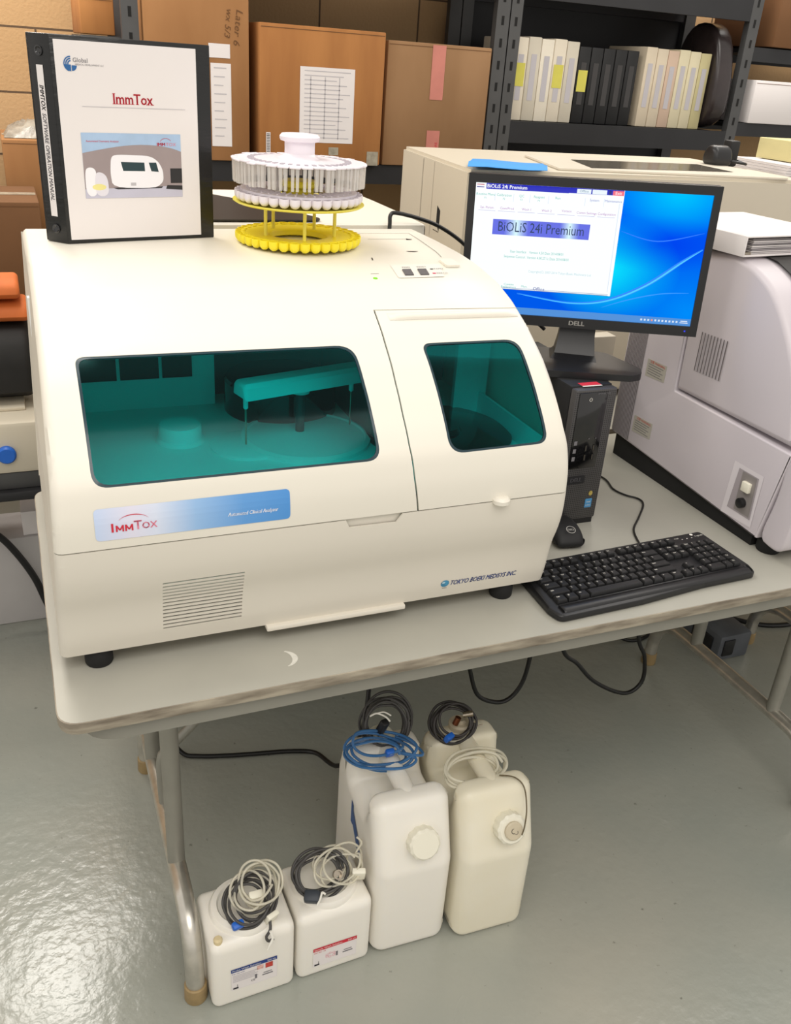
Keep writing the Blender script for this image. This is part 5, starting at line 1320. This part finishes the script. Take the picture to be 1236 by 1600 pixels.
jerrycan(.758, .012, -.035, M_hdpey, 'yellowed jerrycan with tan marked cap disc, right of the two large jerrycans', False, True)

# ------------------------------------------------------------------ small tanks
def tank(x0, x1, y0, y1, label, hdr, plug=False):
    cx, cy = (x0 + x1) / 2, (y0 + y1) / 2
    t = thing('reagent_tank', label, 'tank', (cx, cy, 0), .03); w, d, h = x1 - x0, y1 - y0, .165
    pr = rounded_poly([(-d / 2, .0008), (d / 2, .0008), (d / 2, h), (-d / 2, h)], [.012, .012, .022, .022], 6)
    g = G(); v, f = pillowvf(pr, w, .015, seg=6); g.add(v, f, M_hdpe); bd = g.out('body', t, world=False, sharp=60)
    g = G(); g.lathe((0, .004, h - .004), [(.064, 0), (.064, .008), (.060, .014), (.050, .017), (.047, .013), (0, .013)], M_hdpe, 48); g.out('round_lid', t, world=False)
    if plug:
        g = G(); g.lathe((-w / 2 + .016, -d / 2 + .016, h - .006), [(0, 0), (.008, 0), (.008, .010), (.005, .014), (0, .014)], mat('tan_plug', (222, 204, 160), .6, var=.1), 16); g.out('vent_plug', t, world=False)
    fm = plane_map((-w / 2, -d / 2, 0), (1, 0, 0), (0, 0, 1))
    g = G(); lx0, lx1, lz0, lz1 = (.034, .120, .040, .098) if hdr == 'b' else (.030, .118, .026, .078)
    put_rect(g, fm, lx0, lx1, lz0, lz1, M_paper, h=.0008); hm = M_blue if hdr == 'b' else M_red
    put_rect(g, fm, lx0, lx1, lz1 - .009, lz1, hm, h=.0012); put_text(g, fm, lx0 + .002, lz1 - .0046, 'Probe Wash Solution' if hdr == 'b' else 'Sample Wash Solution', .0062, M_tie, h=.0016)
    put_text(g, fm, lx1 - .002, lz1 - .0046, '500 mL', .0055, M_tie, h=.0016, align='RIGHT')
    put_text(g, fm, lx0 + .002, lz1 - .0135, 'For use with' if hdr == 'b' else 'REF 502 118', .0045, M_blue if hdr == 'b' else M_red, h=.0012)
    if hdr == 'b':
        for k in range(5): put_rect(g, fm, lx0 + .003, lx0 + .050 - (k % 2) * .006, lz1 - .020 - k * .004, lz1 - .0185 - k * .004, M_inkp, h=.0012)
        put_rect(g, fm, lx1 - .022, lx1 - .008, lz1 - .024, lz1 - .011, mat('hazard_red', (205, 70, 60), .6, var=.3, scale=300), h=.0012); put_rect(g, fm, lx1 - .038, lx1 - .026, lz1 - .022, lz1 - .011, mat('hazard_pink', (238, 190, 180), .6, var=.3, scale=300), h=.0012)
        put_text(g, fm, lx0 + .036, lz0 + .012, 'CE', .007, M_ink, h=.0012)
    else:
        for k in range(7):
            a = 2 * PI * k / 7; ring(g, fm, lx0 + .036 + .009 * math.cos(a), lz0 + .022 + .005 * math.sin(a), .0022, .0029, 0, 2 * PI, M_redl, .0012, 8)
    put_rect(g, fm, lx1 - .028, lx1 - .008, lz0 + .016, lz0 + .019, M_inkg, h=.0012); put_rect(g, fm, lx1 - .026, lx1 - .010, lz0 + .022, lz0 + .024, M_inkg, h=.0012); put_rect(g, fm, lx1 - .042, lx1 - .038, lz0 + .014, lz0 + .026, M_inkg, h=.0012)
    put_rect(g, fm, lx0 + .003, lx0 + .013, lz0 + .003, lz0 + .007, M_ink, h=.0012); put_rect(g, fm, lx0 + .011, lx0 + .0118, lz0 + .007, lz0 + .014, M_ink, h=.0012)
    g.out('printed_label', bd, world=False, sharp=None, weld=False)
    return t
tank(.196, .352, .030, .165, 'small white tank with blue-topped label beside the table leg', 'b', True)
tank(.357, .506, .036, .172, 'small white tank with red-topped label between other tank and jerrycan', 'r')

# ------------------------------------------------------------------ coils of cable and tubing
def coil(name, label, cat, c, rx, ry, turns, nrm, r, m, jit=.006, seed=0, tail=None, group=None, thick=.012, rot=0.0):
    rnd = random.Random(seed)
    q = Vector(nrm).normalized().to_track_quat('Z', 'Y').to_matrix().to_4x4(); M = Matrix.Translation(Vector(c)) @ q @ Matrix.Rotation(rot, 4, 'Z')
    pts = []; K = 12
    ph = [rnd.uniform(0, 6) for _ in range(6)]
    for i in range(int(turns * K) + 1):
        a = 2 * PI * i / K; T = i / K; k = 1 + .12 * math.sin(T * 2.1 + ph[0]) + rnd.uniform(-.03, .03)
        pts.append(M @ Vector((rx * k * math.cos(a) + jit * math.sin(T * 1.7 + ph[1]), ry * k * math.sin(a) + jit * math.cos(T * 1.3 + ph[2]), thick * math.sin(T * 2.4 + ph[3]) + jit * .6 * math.sin(2 * a + ph[4] + T))))
    if tail: pts += [Vector(p) for p in tail]
    g = G(); g.tube(pts, r, m, n=8, smooth=4)
    t = thing(name, label, cat, c, 0, group); g.out('loops', t, sharp=60, weld=False)
    return t
def knot(t, name, c, s, m, rz=0.0):
    g = G(); g.box(-s[0] / 2, s[0] / 2, -s[1] / 2, s[1] / 2, -s[2] / 2, s[2] / 2, m, r=min(s) * .25, M=Matrix.Translation(Vector(c)) @ Matrix.Rotation(rz, 4, 'Z') @ Matrix.Rotation(.4, 4, 'X')); return g.out(name, t)
view = Vector((-.35, -.75, .55))
c1 = coil('cable_coil', 'upright coil of dark grey cable behind the left jerrycan handle', 'cable', (.606, .262, .384), .044, .048, 7, (-.2, -.92, .35), .0029, M_cableg, seed=3, thick=.012)
knot(c1, 'connector', (.590, .245, .388), (.016, .016, .045), M_black, .3)
g = G(); g.tube([(.560, .24, .428), (.572, .235, .436), (.590, .233, .425), (.60, .232, .412)], .0018, M_tie, n=6); g.tube([(.572, .235, .436), (.585, .23, .440), (.600, .23, .428)], .0015, M_tie, n=6); g.out('twist_tie', c1)
c1b = coil('tubing_coil', 'loose coil of blue tubing draped over the left jerrycan', 'tubing', (.573, .214, .360), .060, .030, 5, (-.15, -.35, .92), .0030, M_bluet, seed=6, thick=.010, jit=.012,
           tail=[(.60, .20, .362), (.63, .18, .362), (.650, .175, .360), (.652, .19, .360), (.64, .215, .362), (.615, .235, .366)])
knot(c1b, 'clip', (.588, .195, .366), (.018, .012, .018), M_bluep)
c2 = coil('cable_coil', 'small coil of dark cable with metal connectors on the right jerrycan rear', 'cable', (.742, .228, .376), .041, .036, 6, (-.15, -.75, .62), .0027, mat('blackish_cable', (50, 46, 44), .5, var=.1), seed=9, thick=.010)
knot(c2, 'clip', (.722, .205, .360), (.020, .012, .018), M_bluep, .4)
g = G(); g.tube([(.757, .220, .398), (.775, .212, .404)], .006, M_metal, n=12, smooth=1); g.tube([(.742, .222, .376), (.748, .222, .392)], .0065, mat('copper_connector', (120, 70, 45), .3, metal=.8, var=.1), n=12, smooth=1); g.out('connector', c2)
g = G(); g.tube([(.775, .225, .362), (.792, .222, .358), (.805, .218, .362)], .0013, M_metal, n=6); g.out('bare_wire', c2)
c3 = coil('tubing_coil', 'coil of clear tubing lying around the right jerrycan handle', 'tubing', (.742, .124, .345), .062, .034, 5, (0, -.35, .94), .0032, M_cleart, seed=12, thick=.005)
g = G(); g.tube([(.775, .085, .352), (.800, .070, .353), (.812, .050, .342), (.808, .025, .312), (.795, .004, .292), (.782, -.010, .286)], .0014, mat('thin_dark_tube', (120, 108, 84), .3, trans=.3), n=8); g.out('thin_tube', c3)
c4 = coil('cable_coil', 'tangled coil of grey cable on the blue-labelled tank lid', 'cable', (.281, .078, .206), .036, .038, 6, (-.1, -.55, .82), .0027, M_cableg, seed=21, thick=.012, jit=.010,
          tail=[(.31, .05, .19), (.305, .03, .175), (.296, .024, .165), (.30, .022, .155), (.309, .022, .158)])
knot(c4, 'clip', (.250, .045, .190), (.022, .014, .014), M_bluep, .2); knot(c4, 'paper_tag', (.312, .048, .182), (.024, .010, .026), M_cap, .4)
g = G(); g.tube([(.303, .024, .178), (.306, .018, .165), (.300, .014, .155), (.296, .013, .145)], .0022, M_tie, n=6); g.out('twist_tie', c4)
c5 = coil('tubing_coil', 'clear tubing wound over the grey cable on the blue-labelled tank', 'tubing', (.293, .088, .222), .034, .036, 6, (-.3, -.5, .8), .0024, M_cleart, seed=23, thick=.016, jit=.010)
knot(c5, 'fitting', (.290, .075, .215), (.026, .016, .020), M_cap)
c6 = coil('cable_coil', 'coil of grey cable with round connector on the red-labelled tank lid', 'cable', (.415, .095, .206), .046, .036, 6, (0, -.62, .78), .0028, M_cableg, seed=31, thick=.009)
knot(c6, 'plug', (.392, .060, .190), (.030, .022, .020), mat('slate_plug', (52, 58, 66), .5, var=.1), -.4)
g = G(); M = Matrix.Translation((.447, .078, .208)) @ Vector((0, -.7, .7)).to_track_quat('Z', 'Y').to_matrix().to_4x4()
g.lathe((0, 0, 0), [(.0, -.006), (.009, -.006), (.009, .006), (.0065, .006), (.0060, 0), (0, 0)], M_metal, 20, M=M); g.out('connector', c6)
g = G(); g.tube([(.408, .052, .205), (.403, .046, .196), (.396, .042, .186)], .002, M_tie, n=6); g.tube([(.408, .052, .205), (.414, .050, .200)], .002, M_tie, n=6); g.out('twist_tie', c6)
c7 = coil('tubing_coil', 'clear tubing wound over the grey cable on the red-labelled tank', 'tubing', (.452, .092, .214), .040, .030, 5, (.1, -.6, .78), .0023, M_cleart, seed=33, thick=.014, jit=.010,
          tail=[(.49, .10, .226), (.505, .11, .238), (.498, .12, .245)])
knot(c7, 'paper_tag', (.488, .075, .198), (.026, .012, .036), M_cap, -.3)

# ------------------------------------------------------------------ cables under the table
def cable(name, label, pts, r=.005, m=None):
    g = G(); g.tube(pts, r, m or M_cable, n=12); return tag(g.out(name), label, 'cable')
cable('power_cable', 'thick black cable running along the floor from table leg to jerrycans', [(.215, .78, .20), (.235, .745, .06), (.262, .71, .012), (.30, .692, .0065), (.37, .672, .0065), (.434, .658, .0065), (.52, .640, .0065), (.575, .61, .012), (.60, .50, .06), (.63, .44, .22), (.665, .50, .40), (.70, .58, .60), (.71, .62, .70)], .0055)
cable('power_cable', 'black cable loop hanging below the middle of the table', [(.905, .5, .70), (.905, .5, .45), (.912, .5, .33), (.927, .5, .265), (.955, .5, .19), (1.003, .5, .155), (1.045, .5, .152), (1.078, .5, .19), (1.091, .5, .258), (1.094, .5, .40), (1.09, .5, .70)], .0055)
cable('power_cable', 'longer black cable loop hanging below the keyboard', [(1.13, .5, .70), (1.15, .5, .40), (1.19, .5, .272), (1.24, .5, .222), (1.30, .5, .155), (1.38, .5, .10), (1.435, .5, .085), (1.468, .5, .12), (1.455, .5, .20), (1.42, .5, .27), (1.36, .5, .50), (1.34, .5, .70)], .0055)
cable('power_cable', 'black cable on the floor near the right rear table foot', [(1.50, .80, .30), (1.53, .80, .12), (1.60, .81, .04), (1.66, .80, .0065), (1.72, .80, .0065), (1.79, .84, .0065), (1.84, .92, .0065), (1.90, 1.0, .0065)], .0055)
cable('power_cable', 'black cable on the floor at the far right under the tables', [(1.95, .90, .25), (2.0, .86, .02), (2.06, .82, .0065), (2.16, .74, .0065), (2.3, .72, .0065), (2.5, .74, .0065)], .008)
t = thing('equipment_case', 'grey and black device standing on the floor under the table beyond the crossbar', 'device', (1.93, .72, 0))
g = G(); g.box(1.86, 1.98, .63, .80, .0005, .09, mat('slate_grey', (92, 96, 102), .5, var=.2, scale=20), r=.008, M=None); g.out('shell', t)
g = G(); g.box(1.875, 1.915, .626, .63, .02, .075, M_black, r=.001); g.box(1.855, 1.86, .66, .75, .02, .07, M_black, r=.001); g.out('grille', t)

for o in list(S.objects):
    if '_w' in o: del o['_w']
